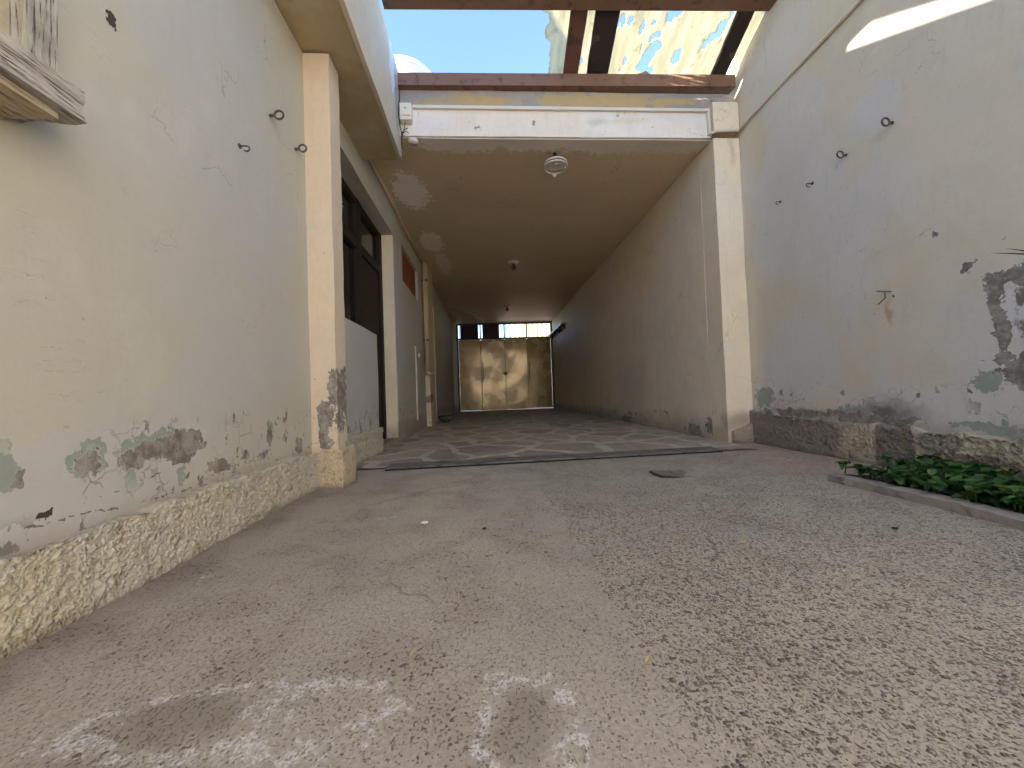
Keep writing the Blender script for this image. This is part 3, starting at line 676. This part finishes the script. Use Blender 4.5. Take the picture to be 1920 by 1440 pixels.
bw = empty('boundary_wall', (2.2, 1.0, 0), 'tall peeling grey and cream boundary wall along the right side of the courtyard', 'wall')
bm = NB(); gbox(bm, X_R, X_R+.2, -7, 3.155, 0, 3.17, .06); gbox(bm, X_R+.003, X_R+.2, 3.157, 11, 2.4, 3.05, .3); wobble(bm, .006, 2.0, .002, 11)
link('wall', bm, m_right, bw)
bm = NB(); roughcast_mesh(bm, X_R-.035, X_R+.02, .9, 2.96, -.02, .205, .0075, .018, '-x', .03)
for v in bm.verts:
    if v.co.z > .12: v.co.z += max(0, (v.co.y-2.0))*.055*(v.co.z-.12)/.085
link('plinth', bm, m_plinth_r, bw, smooth=True)

# gate at the far end
GY = 10.8
gate = empty('passage_gate', (.55, GY, 0), 'olive gold four panel metal gate with barred transom closing the far end of the passage', 'gate')
bm = NB()
for x0, x1, z0, z1 in ((-.815, -.752, .012, 2.46), (1.852, 1.91, .012, 2.46), (-.755, 1.86, 2.42, 2.465), (-.755, 1.86, 2.005, 2.045)): box(bm, x0, x1, GY-.04, GY+.04, z0, z1)
link('gate_frame', bm, m_gateframe, gate)
gxs = [-.75, -.137, .537, 1.171, 1.852]
bots = [.030, .014, .024, .036]
for k in range(4):
    bm = NB(); gbox(bm, gxs[k]+.009, gxs[k+1]-.009, GY-.012, GY+.012, bots[k], 2.002, .08)
    for v in bm.verts: v.co.y += .006*mn.noise(Vector((v.co.x*2.2, k*5, v.co.z*1.7))) + (v.co.x-gxs[k])*(.0, .008, -.012, .006)[k]
    pn = link('leaf_panel', bm, m_gate, gate, smooth=False)
    bm = NB(); box(bm, gxs[k]-(.03 if k else 0), gxs[k]+.03, GY+.022, GY+.03, bots[k]+.01, 1.99); link('seam_backing', bm, m_gateframe, pn)  # dark strip added behind each leaf gap so the seam reads dark
bm = NB(); lathe(bm, [(.001, 0), (.05, -.004), (.05, -.02), (.02, -.03), (.001, -.032)], (.537, GY-.03, 1.03), 16, 'Y'); link('lock', bm, m_rusty, gate)
for x, z in ((1.171, 1.03), (-.137, 1.03)):
    bm = NB(); tube(bm, [(x+.05, GY-.045, z+.35), (x+.05, GY-.05, z-.2)], .012); link('bolt', bm, m_gate, gate)
for x0, x1 in ((-.70, -.19), (-.07, .40)):
    bm = NB(); box(bm, x0, x1, GY-.01, GY+.01, 2.046, 2.418); link('transom_board', bm, m_board, gate)
bm = NB()
for x in (-.137, .537, 1.171): box(bm, x-.02, x+.02, GY-.02, GY+.02, 2.046, 2.419)
for i in range(20):
    x = -.72+i*.13
    if abs(x+.137) > .05: box(bm, x-.010, x+.010, GY+.012, GY+.026, 2.046, 2.419)
link('transom_bars', bm, m_bar, gate)

# bracketed rail on the passage wall next to the gate
rl = empty('wall_rail', (1.85, 9.8, 2.03), 'thin pale wall shelf on dark brackets beside the gate transom', 'shelf')
bm = NB(); box(bm, 1.78, 1.895, 8.8, 10.74, 2.05, 2.066); box(bm, 1.768, 1.779, 8.8, 10.74, 2.03, 2.07); link('shelf_board', bm, m_white_plastic, rl)
for k in range(6):
    y = 8.95+k*.32; bm = NB(); hexa(bm, [(1.79, y, 2.03), (1.79, y, 2.049), (1.79, y+.03, 2.03), (1.79, y+.03, 2.049), (1.893, y, 1.93), (1.893, y, 2.049), (1.893, y+.03, 1.93), (1.893, y+.03, 2.049)]); link('bracket', bm, m_gateframe, rl)

# beyond the gate
ob = empty('street_house', (5, 26, 0), 'orange rendered house across the street seen through the gate transom', 'house')
bm = NB(); box(bm, 2.05, 12, 22, 30, 0, 7.2); link('wall', bm, m_orange, ob)
bm = NB(); box(bm, 1.95, 12.1, 21.9, 30.1, 7.2, 7.45); link('roof', bm, m_roof, ob)
bm = NB(); box(bm, 3.0, 3.5, 21.94, 21.99, 4.6, 5.9); link('window', bm, m_glassdark, ob)

# slanted wall added behind the camera to bounce sun onto the front faces
rw = empty('bounce_wall', (-1.5, -5.3, 0), 'unseen slanted cream wall added behind the camera to bounce sunlight forward', 'wall')
def wall_strip(p, q, th, z0, z1):
    bm = NB(); d = (Vector(q)-Vector(p)).normalized(); n = Vector((-d.y, d.x))*th
    hexa(bm, [(a[0]+k*n.x, a[1]+k*n.y, z) for a in (p, q) for k in (0, 1) for z in (z0, z1)]); return bm
link('wall', wall_strip((2.11, -2.3), (-6.0, -9.2), .2, 0, 3.6), m_bouncewall, rw)
link('coping', wall_strip((2.09, -2.34), (-6.0, -9.23), .28, 3.6, 3.7), m_kerb, rw)

# ------------------------------------------------------------------ beams, battens and torn sheet overhead
def steel(y, xa, xb, za, zb, label, hh=.085):
    o = empty('steel_beam', ((xa+xb)/2, y, za), label, 'beam', 'rust red beams across the courtyard')
    bm = NB()
    for dy0, dy1, dz0, dz1 in ((-.012, .075, 0, .012), (-.012, .0, .012, hh), (-.012, .075, hh, hh+.012), (.0, .07, .0125, .03)):
        hexa(bm, [(x, y+dy, (za if x == xa else zb)+dz) for x in (xa, xb) for dy in (dy0, dy1) for dz in (dz0, dz1)])
    link('channel', bm, m_steel_red, o)
    return o
steel(Y_F-.03, -.60, 2.10, 2.853, 2.885, 'rust red steel beam lying directly on the lintel over the passage mouth')
steel(2.49, -.602, 2.118, 3.072, 3.140, 'rust red steel beam cutting across the top edge of the view nearer the camera', .055)
SL = (3.22-3.0)/(2.5-2.97)
def sz(y): return 3.0 + SL*(y-2.97)
def batten(name, x0, x1, x2, x3, ya, yb, mat, label, th=.03, ragged=False, cat='batten'):
    bm = NB(); n = 24; A = []
    for i in range(n+1):
        t = i/n; y = ya+(yb-ya)*t; a = x0+(x2-x0)*t; b = x1+(x3-x1)*t
        j = .006*mn.noise(Vector((y*30, x0*9, 0))); j2 = .006*mn.noise(Vector((y*26, x1*9, 5)))
        A.append([bm.verts.new((a+j, y, sz(y)-.004-th)), bm.verts.new((b+j2, y, sz(y)-.004-th)), bm.verts.new((b+j2, y, sz(y)-.004)), bm.verts.new((a+j, y, sz(y)-.004))])
    if ragged:
        for v, dy in zip(A[0], (0, -.01, -.01, 0)): pass
        for k, v in enumerate(A[-1]): v.co.y += (.035 if k in (1, 2) else -.02)
    for P, Q in zip(A, A[1:]):
        for k in range(4): bm.faces.new([P[k], P[(k+1)%4], Q[(k+1)%4], Q[k]])
    bm.faces.new(A[0][::-1]); bm.faces.new(A[-1])
    return tag(link(name, bm, mat), label, cat, None)
batten('roof_batten', .672, .795, .690, .806, 1.4, 3.03, m_batten_red, 'reddish brown batten under the torn sheet nearest the open sky', .035)
batten('roof_batten', .815, .992, .880, 1.05, 1.5, 2.985, m_batten_dark, 'wide dark splintered batten hanging broken above the lintel', .03, True)
batten('roof_batten', 1.895, 2.008, 1.905, 2.022, 1.4, 3.03, m_batten_dark, 'dark slanting batten beside the boundary wall under the torn sheet', .035)

HOLES = [((1.041, 2.685), (.018, .03)), ((1.082, 2.662), (.022, .035)), ((1.134, 2.668), (.018, .02)), ((1.235, 2.70), (.016, .045)), ((1.318, 2.673), (.016, .014)), ((1.368, 2.738), (.035, .022)), ((1.335, 2.77), (.014, .02)),
         ((1.452, 2.612), (.065, .03)), ((1.425, 2.645), (.03, .03)), ((1.872, 2.60), (.012, .07)), ((1.842, 2.70), (.035, .045)), ((1.80, 2.745), (.03, .035)), ((1.77, 2.79), (.02, .03)), ((1.39, 2.80), (.045, .03)), ((1.35, 2.85), (.05, .05)), ((1.33, 2.91), (.05, .045)), ((1.39, 2.96), (.03, .04)),
         ((1.572, 2.862), (.034, .045)), ((1.59, 2.83), (.016, .03)), ((1.168, 2.888), (.015, .025)), ((1.15, 2.94), (.012, .015)), ((.834, 2.9), (.016, .015)), ((2.045, 2.93), (.03, .06))]
EDGE = [(1.2, -.3), (2.3, -.2), (2.52, -.1), (2.56, .42), (2.607, .462), (2.625, .47), (2.643, .53), (2.69, .545), (2.72, .515), (2.77, .533), (2.806, .572), (2.87, .568), (2.972, .575), (2.99, .60), (3.06, .65)]  # leading points widen the sheet out of view to keep sun off the lintel
def edge_x(y):
    for (a, xa), (b, xb) in zip(EDGE, EDGE[1:]):
        if a <= y <= b: return xa+(xb-xa)*(y-a)/(b-a)
    return .6
bm = NB(); rs = .0085; nx = int((2.115+.3)/rs); y0s, y1s = 1.3, 3.03; ny = int((y1s-y0s)/rs)
cache = {}
def sv(i, j):
    if (i, j) not in cache:
        x = -.3+i*rs; y = y0s+j*rs
        cache[(i, j)] = bm.verts.new((x, y, sz(y) + .004 + .006*mn.noise(Vector((x*4, y*2, 0))) + .003*mn.noise(Vector((x*16, y*6, 3)))))
    return cache[(i, j)]
for i in range(nx):
    for j in range(ny):
        x = -.3+(i+.5)*rs; y = y0s+(j+.5)*rs
        nv = mn.noise_vector(Vector((x*22, y*22, 0)))*.014 + mn.noise_vector(Vector((x*60, y*60, 7)))*.007
        u, v_ = x+nv.x, y+nv.y
        if u < edge_x(y): continue
        if any(((u-c[0])/r[0])**2 + ((v_-c[1])/r[1])**2 < 1 for c, r in HOLES): continue
        bm.faces.new([sv(i, j), sv(i+1, j), sv(i+1, j+1), sv(i, j+1)])
sh = link('torn_sheet', bm, m_sheet, smooth=True)
md = sh.modifiers.new('thick', 'SOLIDIFY'); md.thickness = .003
tag(sh, 'torn pale fibre roofing sheet full of holes stretched above the two red beams', 'roofing sheet')
# loose flap hanging off the sheet
bm = NB()
fl = [(1.20, 2.985, 3.0), (1.30, 2.96, 3.0), (1.36, 2.935, 3.005), (1.45, 2.985, 2.99), (1.52, 2.975, 2.985)]
A = [bm.verts.new(p) for p in fl]; B = [bm.verts.new((p[0]+.01, p[1]+.02, p[2]-.035+.012*math.sin(i*2))) for i, p in enumerate(fl)]
for i in range(4): bm.faces.new([A[i], A[i+1], B[i+1], B[i]])
fo = link('sheet_scrap', bm, paint('tan_scrap', (.36, .25, .14), .8, .2, .3)); fm = fo.modifiers.new('thick', 'SOLIDIFY'); fm.thickness = .004
tag(fo, 'curled tan scrap of sheet dangling above the lintel', 'scrap')

# water tank on the roof
wt = empty('water_tank', (-.97, 5.2, 2.98), 'pale domed water tank on the roof behind the eave', 'water tank')
bm = NB(); lathe(bm, [(.42, .001), (.44, .05), (.44, 1.62), (.45, 1.63), (.45, 1.67)], (-.97, 5.2, 2.981), 40); link('tank_body', bm, m_tank, wt)
bm = NB(); lathe(bm, [(.455, 1.671), (.46, 1.70), (.41, 1.78), (.32, 1.86), (.20, 1.92), (.10, 1.945), (.001, 1.95)], (-.97, 5.2, 2.981), 40); link('lid', bm, m_tank, wt, smooth=True)

# ------------------------------------------------------------------ small fittings
# junction box, rosette and cables beside the lintel
jb = empty('junction_box', (-.54, Y_F, 2.56), 'cream plastic junction box at the left end of the lintel', 'junction box')
bm = NB(); box(bm, -.592, -.502, Y_F-.06, Y_F-.004, 2.572, 2.70); bevel(bm, .006); link('box_body', bm, m_white_plastic, jb)
bm = NB(); box(bm, -.588, -.506, Y_F-.068, Y_F-.0605, 2.60, 2.696); bevel(bm, .003); link('cover', bm, m_white_plastic, jb)
bm = NB(); lathe(bm, [(.001, 0), (.008, -.001), (.008, -.003), (.001, -.004)], (-.548, Y_F-.068, 2.655), 12, 'Y'); link('emblem', bm, paint('yellow_dot', (.65, .5, .1), .5), jb)
bm = NB(); lathe(bm, [(.001, 0), (.03, -.004), (.04, -.02), (.03, -.035), (.001, -.04)], (-.505, Y_F+.0, 2.46), 20); 
tag(link('ceiling_rose', bm, m_enamel, smooth=True), 'small white round ceiling rose beneath the junction box', 'ceiling rose')
bm = NB()
def cable(bm, pts, r=.004):
    P = []; pts = [Vector(p) for p in pts]
    for i in range(len(pts)-1):
        for t in range(6):
            u = t/6; p0 = pts[max(i-1, 0)]; p1 = pts[i]; p2 = pts[i+1]; p3 = pts[min(i+2, len(pts)-1)]
            P.append(.5*((2*p1)+(p2-p0)*u+(2*p0-5*p1+4*p2-p3)*u*u+(3*p1-p0-3*p2+p3)*u**3))
    P.append(pts[-1]); tube(bm, P, r, 6)
cable(bm, [(-.597, 2.94, 2.93), (-.592, 2.93, 2.8), (-.598, 2.93, 2.66), (-.595, 2.93, 2.55), (-.585, 2.94, 2.47), (-.59, 2.95, 2.40)])
cable(bm, [(-.555, 2.94, 2.571), (-.56, 2.93, 2.53), (-.57, 2.93, 2.49), (-.585, 2.94, 2.44), (-.59, 2.96, 2.37)], .003)
cable(bm, [(-.585, 2.935, 2.48), (-.56, 2.925, 2.50), (-.535, 2.925, 2.515)], .003)
cable(bm, [(-.58, 2.935, 2.475), (-.55, 2.92, 2.485), (-.53, 2.93, 2.475)], .003)
tag(link('cable', bm, m_cable, smooth=True), 'tangle of thin dark cables hanging below the junction box by the fascia end', 'cable')
# trunking along the lintel and around the pillar to the boundary wall
bm = NB(); box(bm, -.50, 1.885, Y_F-.022, Y_F-.003, 2.692, 2.715); box(bm, 1.864, 1.886, Y_F-.022, Y_F-.0035, 2.50, 2.691); wobble(bm, .0012, 4, 0, 9)
tube(bm, [(1.875, Y_F-.03, 2.50), (1.91, Y_F-.04, 2.515), (2.105, Y_F-.045, 2.52)], .011, 10)
tag(link('conduit', bm, m_white_conduit), 'white conduit running along the top of the lintel and down to the pillar cap', 'conduit')
bm = NB(); tube(bm, [(X_R-.012, Y_F-.05, 2.52)] + [(X_R-.012+.002*math.sin(i*1.7), 2.8-.45*i, 2.535+.004*math.sin(i)) for i in range(9)], .011, 10)
tag(link('conduit', bm, m_white_conduit, smooth=True), 'thin straight conduit running along the upper boundary wall from the pillar', 'conduit')
bm = NB(); tube(bm, [(-.905, 3.15, 2.44), (-.905, 4.2, 2.45), (-.905, 5.0, 2.445), (-.905, 5.86, 2.45)], .014, 8); tube(bm, [(-.895, 3.15, 2.465), (-.90, 4.6, 2.467), (-.895, 5.86, 2.465)], .008, 8); tube(bm, [(-.905, 4.45, 2.42), (-.905, 4.45, 2.475)], .018, 8)
tag(link('conduit', bm, m_pipe, smooth=True), 'painted conduit pair following the left edge of the passage ceiling', 'conduit')
bm = NB(); tube(bm, [(-.80, 8.6, 2.463), (-.3, 9.55, 2.463), (.24, 10.55, 2.463)], .014, 8); tube(bm, [(-.80, 9.0, 2.463), (-.35, 9.9, 2.463), (-.0, 10.6, 2.463)], .010, 8)
tag(link('conduit', bm, m_pipe, smooth=True), 'two pale conduits crossing the passage ceiling diagonally near the gate', 'conduit')
# downpipe against the pilaster
dp = empty('downpipe', (-.87, 5.8, 0), 'cream downpipe with elbow standing against the pilaster in the passage', 'pipe')
bm = NB(); tube(bm, [(-.88, 5.79, .84), (-.88, 5.79, 2.46)], .035, 14); tube(bm, [(-.88, 5.72, .9), (-.88, 5.72, 2.46)], .014, 10); link('pipe', bm, m_pipe, dp, smooth=True)
bm = NB(); tube(bm, [(-.88, 5.79, .88), (-.88, 5.79, .82), (-.87, 5.79, .80), (-.80, 5.80, .795)], .022, 10); link('elbow', bm, m_pipe, dp, smooth=True)
for z in (1.3, 2.2):
    bm = NB(); lathe(bm, [(.036, -.012), (.042, -.012), (.042, .012), (.036, .012)], (-.88, 5.79, z), 16); link('clip', bm, m_iron, dp)
bm = NB(); tube(bm, [(-.912, 5.07, .16), (-.912, 5.07, 1.12)], .010, 8); box(bm, -.92, -.90, 5.30, 5.36, 1.0, 1.05)
tag(link('water_pipe', bm, m_white_conduit), 'thin white water pipe rising from the passage floor below the red louvre', 'pipe')

# eye bolts and hooks in the walls
def eye(x, y, z, side, label, r=.019):
    o = empty('eye_bolt', (x, y, z), label, 'eye bolt', 'iron eye bolts in the courtyard walls')
    bm = NB(); torus(bm, (x+side*(.020+r), y, z), r, .0045, (1, 0, 0), (0, 0, 1)); link('ring', bm, m_iron, o, smooth=True)
    bm = NB(); tube(bm, [(x-side*.01, y, z-.004), (x+side*.012, y, z-.003), (x+side*.022, y, z-.001)], [.0065, .0065, .005], 10); link('shank', bm, m_iron, o, smooth=True)
eye(X_L, 1.739, 1.735, 1, 'iron eye bolt higher up on the left wall beside the cracked sill side')
eye(X_L, 1.96, 1.728, 1, 'iron eye bolt on the left wall right next to the cream pillar', .018)
eye(X_R, 1.80, 1.778, -1, 'largest iron eye bolt on the grey boundary wall below the sunlit patch', .020)
eye(X_R, 2.055, 1.77, -1, 'second iron eye bolt along the boundary wall towards the pillar', .019)
def hook(x, y, z, side, label, s=1.0):
    bm = NB()
    pts = [(x-side*.005, y, z), (x+side*.018*s, y, z)] + [(x+side*(.030*s+.012*s*math.sin(t)), y, z-.012*s+.012*s*math.cos(t)+.0) for t in (0.2, .9, 1.6, 2.4, 3.2, 4.0)]
    tube(bm, pts, .0032*s, 8)
    lathe(bm, [(.001, -.001), (.011*s, -.001), (.010*s, .004), (.001, .005)], (x, y, z), 12, 'X')
    tag(link('wall_hook', bm, m_iron, smooth=True), label, 'hook', 'small hooks in the walls')
hook(X_L, 1.52, 1.451, 1, 'small bent hook on the left wall below the eye bolts', .9)
hook(X_R, 2.29, 1.732, -1, 'tiny open hook on the boundary wall beside the second eye bolt')
hook(X_R, 2.56, 1.750, -1, 'tiniest hook on the boundary wall nearest the corner pillar', .8)
# rusty forked bracket
bm = NB()
bx, by, bz = X_R, 1.86, .90
tube(bm, [(bx+.004, by, bz+.02), (bx-.03, by+.004, bz+.022), (bx-.055, by+.02, bz+.028)], .0035, 8)
tube(bm, [(bx-.03, by+.004, bz+.022), (bx-.032, by, bz-.012), (bx-.05, by+.012, bz-.035), (bx-.058, by+.016, bz-.043)], .0032, 8)
tube(bm, [(bx+.004, by-.012, bz-.012), (bx-.03, by-.035, bz-.008)], .003, 8)
tag(link('wall_bracket', bm, m_rusty, smooth=True), 'rusty three pronged wire bracket with brown stain on the boundary wall', 'bracket')

# ceiling lamps
lp = empty('ceiling_lamp', (.64, 3.16, 2.48), 'white enamel disc lamp hanging on a short rod just inside the passage mouth', 'lamp', 'lamps along the passage ceiling')
lc = (.646, 3.17, 2.39)
bm = NB(); tube(bm, [(.64, 3.165, 2.478), (.644, 3.168, 2.40)], .006, 8); lathe(bm, [(.001, 0), (.018, 0), (.014, -.012), (.001, -.013)], (.64, 3.165, 2.477), 14); link('rod', bm, m_cable, lp)
bm = NB(); lathe(bm, [(.001, .012), (.08, .012), (.094, .006), (.097, 0), (.094, -.006), (.084, -.007), (.082, -.003), (.074, -.003), (.072, -.007), (.04, -.009), (.012, -.009), (.010, -.014), (.001, -.014)], lc, 48); link('disc', bm, m_enamel, lp, smooth=True)
bm = NB(); torus(bm, (lc[0], lc[1]+.004, lc[2]-.026), .0965, .005, (1, 0, 0), (0, 1, 0), 48, 8)
for t in (.3, 2.4, 4.5): tube(bm, [(lc[0]+.09*math.cos(t), lc[1]+.09*math.sin(t), lc[2]-.004), (lc[0]+.0955*math.cos(t), lc[1]+.0955*math.sin(t)+.004, lc[2]-.026)], .003, 6)
link('rim', bm, m_enamel, lp, smooth=True)
bm = NB(); lathe(bm, [(.001, .0), (.018, -.004), (.02, -.016), (.012, -.028), (.001, -.032)], (lc[0]+.005, lc[1]+.10, lc[2]-.026), 18); link('knob', bm, m_enamel, lp, smooth=True)
for (x, y), lab in (((.47, 5.82), 'dark bare bulb holder on the ceiling halfway down the passage'), ((.53, 8.79), 'farthest bulb holder on the ceiling close to the gate')):
    o = empty('ceiling_lamp', (x, y, 2.47), lab, 'lamp', 'lamps along the passage ceiling')
    bm = NB(); lathe(bm, [(.001, .008), (.085, .006), (.08, -.012), (.03, -.02), (.001, -.02)], (x, y, 2.466), 24); link('base', bm, m_enamel, o, smooth=True)
    bm = NB(); lathe(bm, [(.02, 0), (.026, -.02), (.034, -.06), (.028, -.09), (.001, -.10)], (x, y, 2.448), 18); link('bulb', bm, m_iron, o, smooth=True)

# string tuft on the window head
bm = NB(); random.seed(3)
for k in range(14):
    a = random.uniform(0, 6.28); l = random.uniform(.03, .075); c = Vector((-.985, 2.66, 1.80))
    d = Vector((random.uniform(.1, .6), math.cos(a), math.sin(a)*1.0-.2))
    tube(bm, [c, c+d*l*.5+Vector((0, 0, .008)), c+d*l+Vector((0, 0, -.008))], .0035, 5)
tube(bm, [(-1.05, 2.66, 1.80), (-.985, 2.66, 1.80)], .004, 6)
tag(link('string_tuft', bm, m_tuft), 'white knotted tuft of string tied to the dark window frame', 'string')

# ------------------------------------------------------------------ floor furniture and litter
dg = empty('drain_channel', (.45, 2.5, 0), 'long dark grated drain channel across the mouth of the passage', 'drain')
bm = NB()
def dbox(bm, u0, u1, v0, v1, z0, z1):
    # u along the channel, v across it; the channel runs slightly askew
    pts = []
    for u in (u0, u1):
        for v in (v0, v1):
            for z in (z0, z1): pts.append((-.66+u, 2.475+v+u*.045, z))
    hexa(bm, pts)
dbox(bm, 0, 2.28, 0, .16, -.02, .009); link('bed', bm, m_void, dg)
for v in (0, .027, .054, .081, .108, .135):
    bm = NB(); dbox(bm, 0.0, 2.28, v, v+.019, .0095, .018+.002*(v in (0, .135))); wobble(bm, .0015, 4, 0, 9); link('bar', bm, m_grate, dg)

mc = empty('drain_cover', (.98, 2.0, 0), 'worn square drain cover half buried in the concrete right of the drain channel', 'drain cover')
bm = NB(); gbox(bm, .89, 1.065, 1.925, 2.085, -.02, .006, .012)
for v in bm.verts:
    p = v.co; v.co += Vector((.010*mn.noise(Vector((p.x*9, p.y*14, 1))), .010*mn.noise(Vector((p.x*14, p.y*9, 4))), 0))
    if p.z > 0: v.co.z = .005 + .0045*mn.noise(Vector((p.x*24, p.y*24, 0))) - .006*(p.x-.89)/.17
link('lid', bm, m_cover, mc)
bm = NB()
tube(bm, [(.878, 2.075, .001), (.872, 2.0, .003), (.885, 1.93, .003), (.93, 1.915, .002), (.99, 1.912, -.001)], [.004, .008, .008, .006, .003], 6); link('rim', bm, m_debris, mc)

kb = NB(); gbox(kb, 1.565, 1.64, -1.5, 1.70, -.02, .03, .03); wobble(kb, .009, 3, .006, 24)
tag(link('bed_kerb', kb, m_kerb), 'low worn concrete kerb edging the planting bed', 'kerb')
bm = NB(); sx = lin(1.64, 2.1, .05)+[2.1]; sy = lin(-1.5, 1.78, .06)+[1.78]
svv = [[bm.verts.new((x, y, .03+.015*mn.noise(Vector((x*9, y*9, 0)))-(.03 if y > 1.72 else 0))) for y in sy] for x in sx]
for i in range(len(sx)-1):
    for j in range(len(sy)-1): bm.faces.new([svv[i][j], svv[i+1][j], svv[i+1][j+1], svv[i][j+1]])
tag(link('soil', bm, m_soil, smooth=True), kind='structure')

# leafy ground cover
random.seed(11)
def leaf(bm, base, direction, L, wd, curl):
    d = Vector(direction).normalized(); side = d.cross(Vector((0, 0, 1)))
    if side.length < .05: side = Vector((1, 0, 0))
    side.normalize(); nrm = side.cross(d)
    n = 7; rows = []
    for i in range(n+1):
        t = i/n; p = Vector(base)+d*L*t - Vector((0, 0, 1))*curl*L*t*t
        ww = wd*math.sin(math.pi*min(1, (t*.92+.06)))**.8*(1-.25*t) if 0 < i < n else wd*.03
        rows.append((bm.verts.new(p-side*ww+nrm*ww*.35), bm.verts.new(p), bm.verts.new(p+side*ww+nrm*ww*.35)))
    for A, B in zip(rows, rows[1:]):
        bm.faces.new([A[0], A[1], B[1], B[0]]); bm.faces.new([A[1], A[2], B[2], B[1]])
bm = NB()
for k in range(330):
    y = random.uniform(.45, 1.72); x = random.uniform(1.63, 2.07)
    if y > 1.6 and x < 1.85 and random.random() < .6: continue
    hgt = random.uniform(.015, .07)
    c = Vector((x, y, .03)); t0 = random.uniform(0, 6.28)
    tube(bm, [c, c+Vector((random.uniform(-.01, .01), random.uniform(-.01, .01), hgt))], .003, 5)
    for q in range(random.randint(6, 10)):
        a = t0+q*2.4; el = random.uniform(-.05, .9)
        leaf(bm, c+Vector((0, 0, hgt*random.uniform(.5, 1.0))), (math.cos(a)*math.cos(el), math.sin(a)*math.cos(el), math.sin(el)), random.uniform(.03, .062), random.uniform(.012, .021), random.uniform(.1, .6))
for k in range(60):   # thin grass blades
    y = random.uniform(.5, 1.5); x = random.uniform(1.66, 2.05); a = random.uniform(0, 6.28)
    leaf(bm, (x, y, .03), (math.cos(a), math.sin(a), .8), random.uniform(.08, .15), .003, .5)
tag(link('ground_cover', bm, m_leaf, smooth=True, recalc=False), 'dense bright green leafy ground cover filling the bed at the foot of the boundary wall', 'plants', kind='stuff')

# spiky plant standing at the right, only its leaf tips reach into view
sp = empty('spiky_plant', (1.84, .95, .03), 'spiky plant whose pointed dark leaf tips reach in at the right edge', 'plant')
bm = NB(); tube(bm, [(1.84, .95, .0), (1.85, .95, .35), (1.84, .95, .70)], [.03, .026, .02], 10); link('stem', bm, m_oldwood_v, sp)
def blade(a, b, w_, sag):
    bm = NB(); a = Vector(a); b = Vector(b); n = 8; rows = []
    d = (b-a); side = d.cross(Vector((0, 0, 1))).normalized()
    for i in range(n+1):
        t = i/n; p = a+d*t - Vector((0, 0, sag*math.sin(math.pi*t)*-1)); ww = w_*(1-t)**.7+.0004
        rows.append((bm.verts.new(p-side*ww), bm.verts.new(p+Vector((0, 0, -ww*.5))), bm.verts.new(p+side*ww), bm.verts.new(p+Vector((0, 0, ww*.3)))))
    for A, B in zip(rows, rows[1:]):
        for k in range(4): bm.faces.new([A[k], A[(k+1)%4], B[(k+1)%4], B[k]])
    link('leaf', bm, m_spike, sp)
blade((1.83, .97, .70), (1.455, 1.0, .812), .012, .03)
blade((1.83, .98, .71), (1.50, 1.0, .825), .010, .02)
for k in range(9):
    t = -1.9+k*.42
    blade((1.84+.01*math.cos(t), .95+.01*math.sin(t), .70), (1.84+.25*abs(math.cos(t)), .95+.34*math.sin(t)-.16, .78+.25*random.random()), .011, .03)

# litter
def litter_leaf(x, y, rz, L, label):
    bm = NB(); leaf(bm, (x, y, .014), (math.cos(rz), math.sin(rz), .05), L, L*.16, -.02)
    tube(bm, [(x, y, .013), (x-.4*L*math.cos(rz+.3), y-.4*L*math.sin(rz+.3), .010)], .0006, 5)
    o = link('dead_leaf', bm, m_dryleaf, recalc=False); m_ = o.modifiers.new('thick', 'SOLIDIFY'); m_.thickness = .0008
    tag(o, label, 'leaf', 'dead leaves on the concrete')
litter_leaf(-.147, .682, 1.3, .022, 'dry tan leaf on the smooth concrete left of centre')
litter_leaf(.241, .618, .9, .026, 'dry tan leaf lying at the edge of the pebbly concrete')
litter_leaf(.695, 1.055, .1, .03, 'small pale dead leaf in the middle of the right courtyard')
def bit(x, y, s_, mat, label, cat, name, grp):
    bm = NB(); bmesh.ops.create_icosphere(bm, subdivisions=2, radius=s_)
    for v in bm.verts:
        v.co *= 1+.5*mn.noise(v.co*60+Vector((x*9, y*9, 0))); v.co.z *= .4; v.co += Vector((x, y, .008+s_*.2))
    tag(link(name, bm, mat), label, cat, grp)
bit(-.026, 1.308, .008, m_debris, 'small dark pebble alone near the middle of the courtyard', 'pebble', 'pebble', 'dark pebbles')
bit(1.217, 1.099, .010, m_debris, 'dark pebble on the right before the kerb', 'pebble', 'pebble', 'dark pebbles')
bit(-.238, 1.402, .012, m_flake, 'white flake of paint on the concrete before the drain', 'flake', 'paint_flake', 'white flakes')
bit(1.60, 1.19, .012, m_flake, 'white flake of paint lying on the kerb', 'flake', 'paint_flake', 'white flakes')
bit(1.75, 2.15, .010, m_flake, 'white flake on the earth near the corner pillar', 'flake', 'paint_flake', 'white flakes')
# bowl-like scrap in the passage
bm = NB(); lathe(bm, [(.05, .0), (.11, .05), (.13, .11), (.12, .11), (.10, .055), (.04, .012)], (-.72, 6.6, .014), 28)
tag(link('bowl', bm, m_iron, smooth=True), 'dark bowl on the passage floor beside the far doorway', 'bowl')
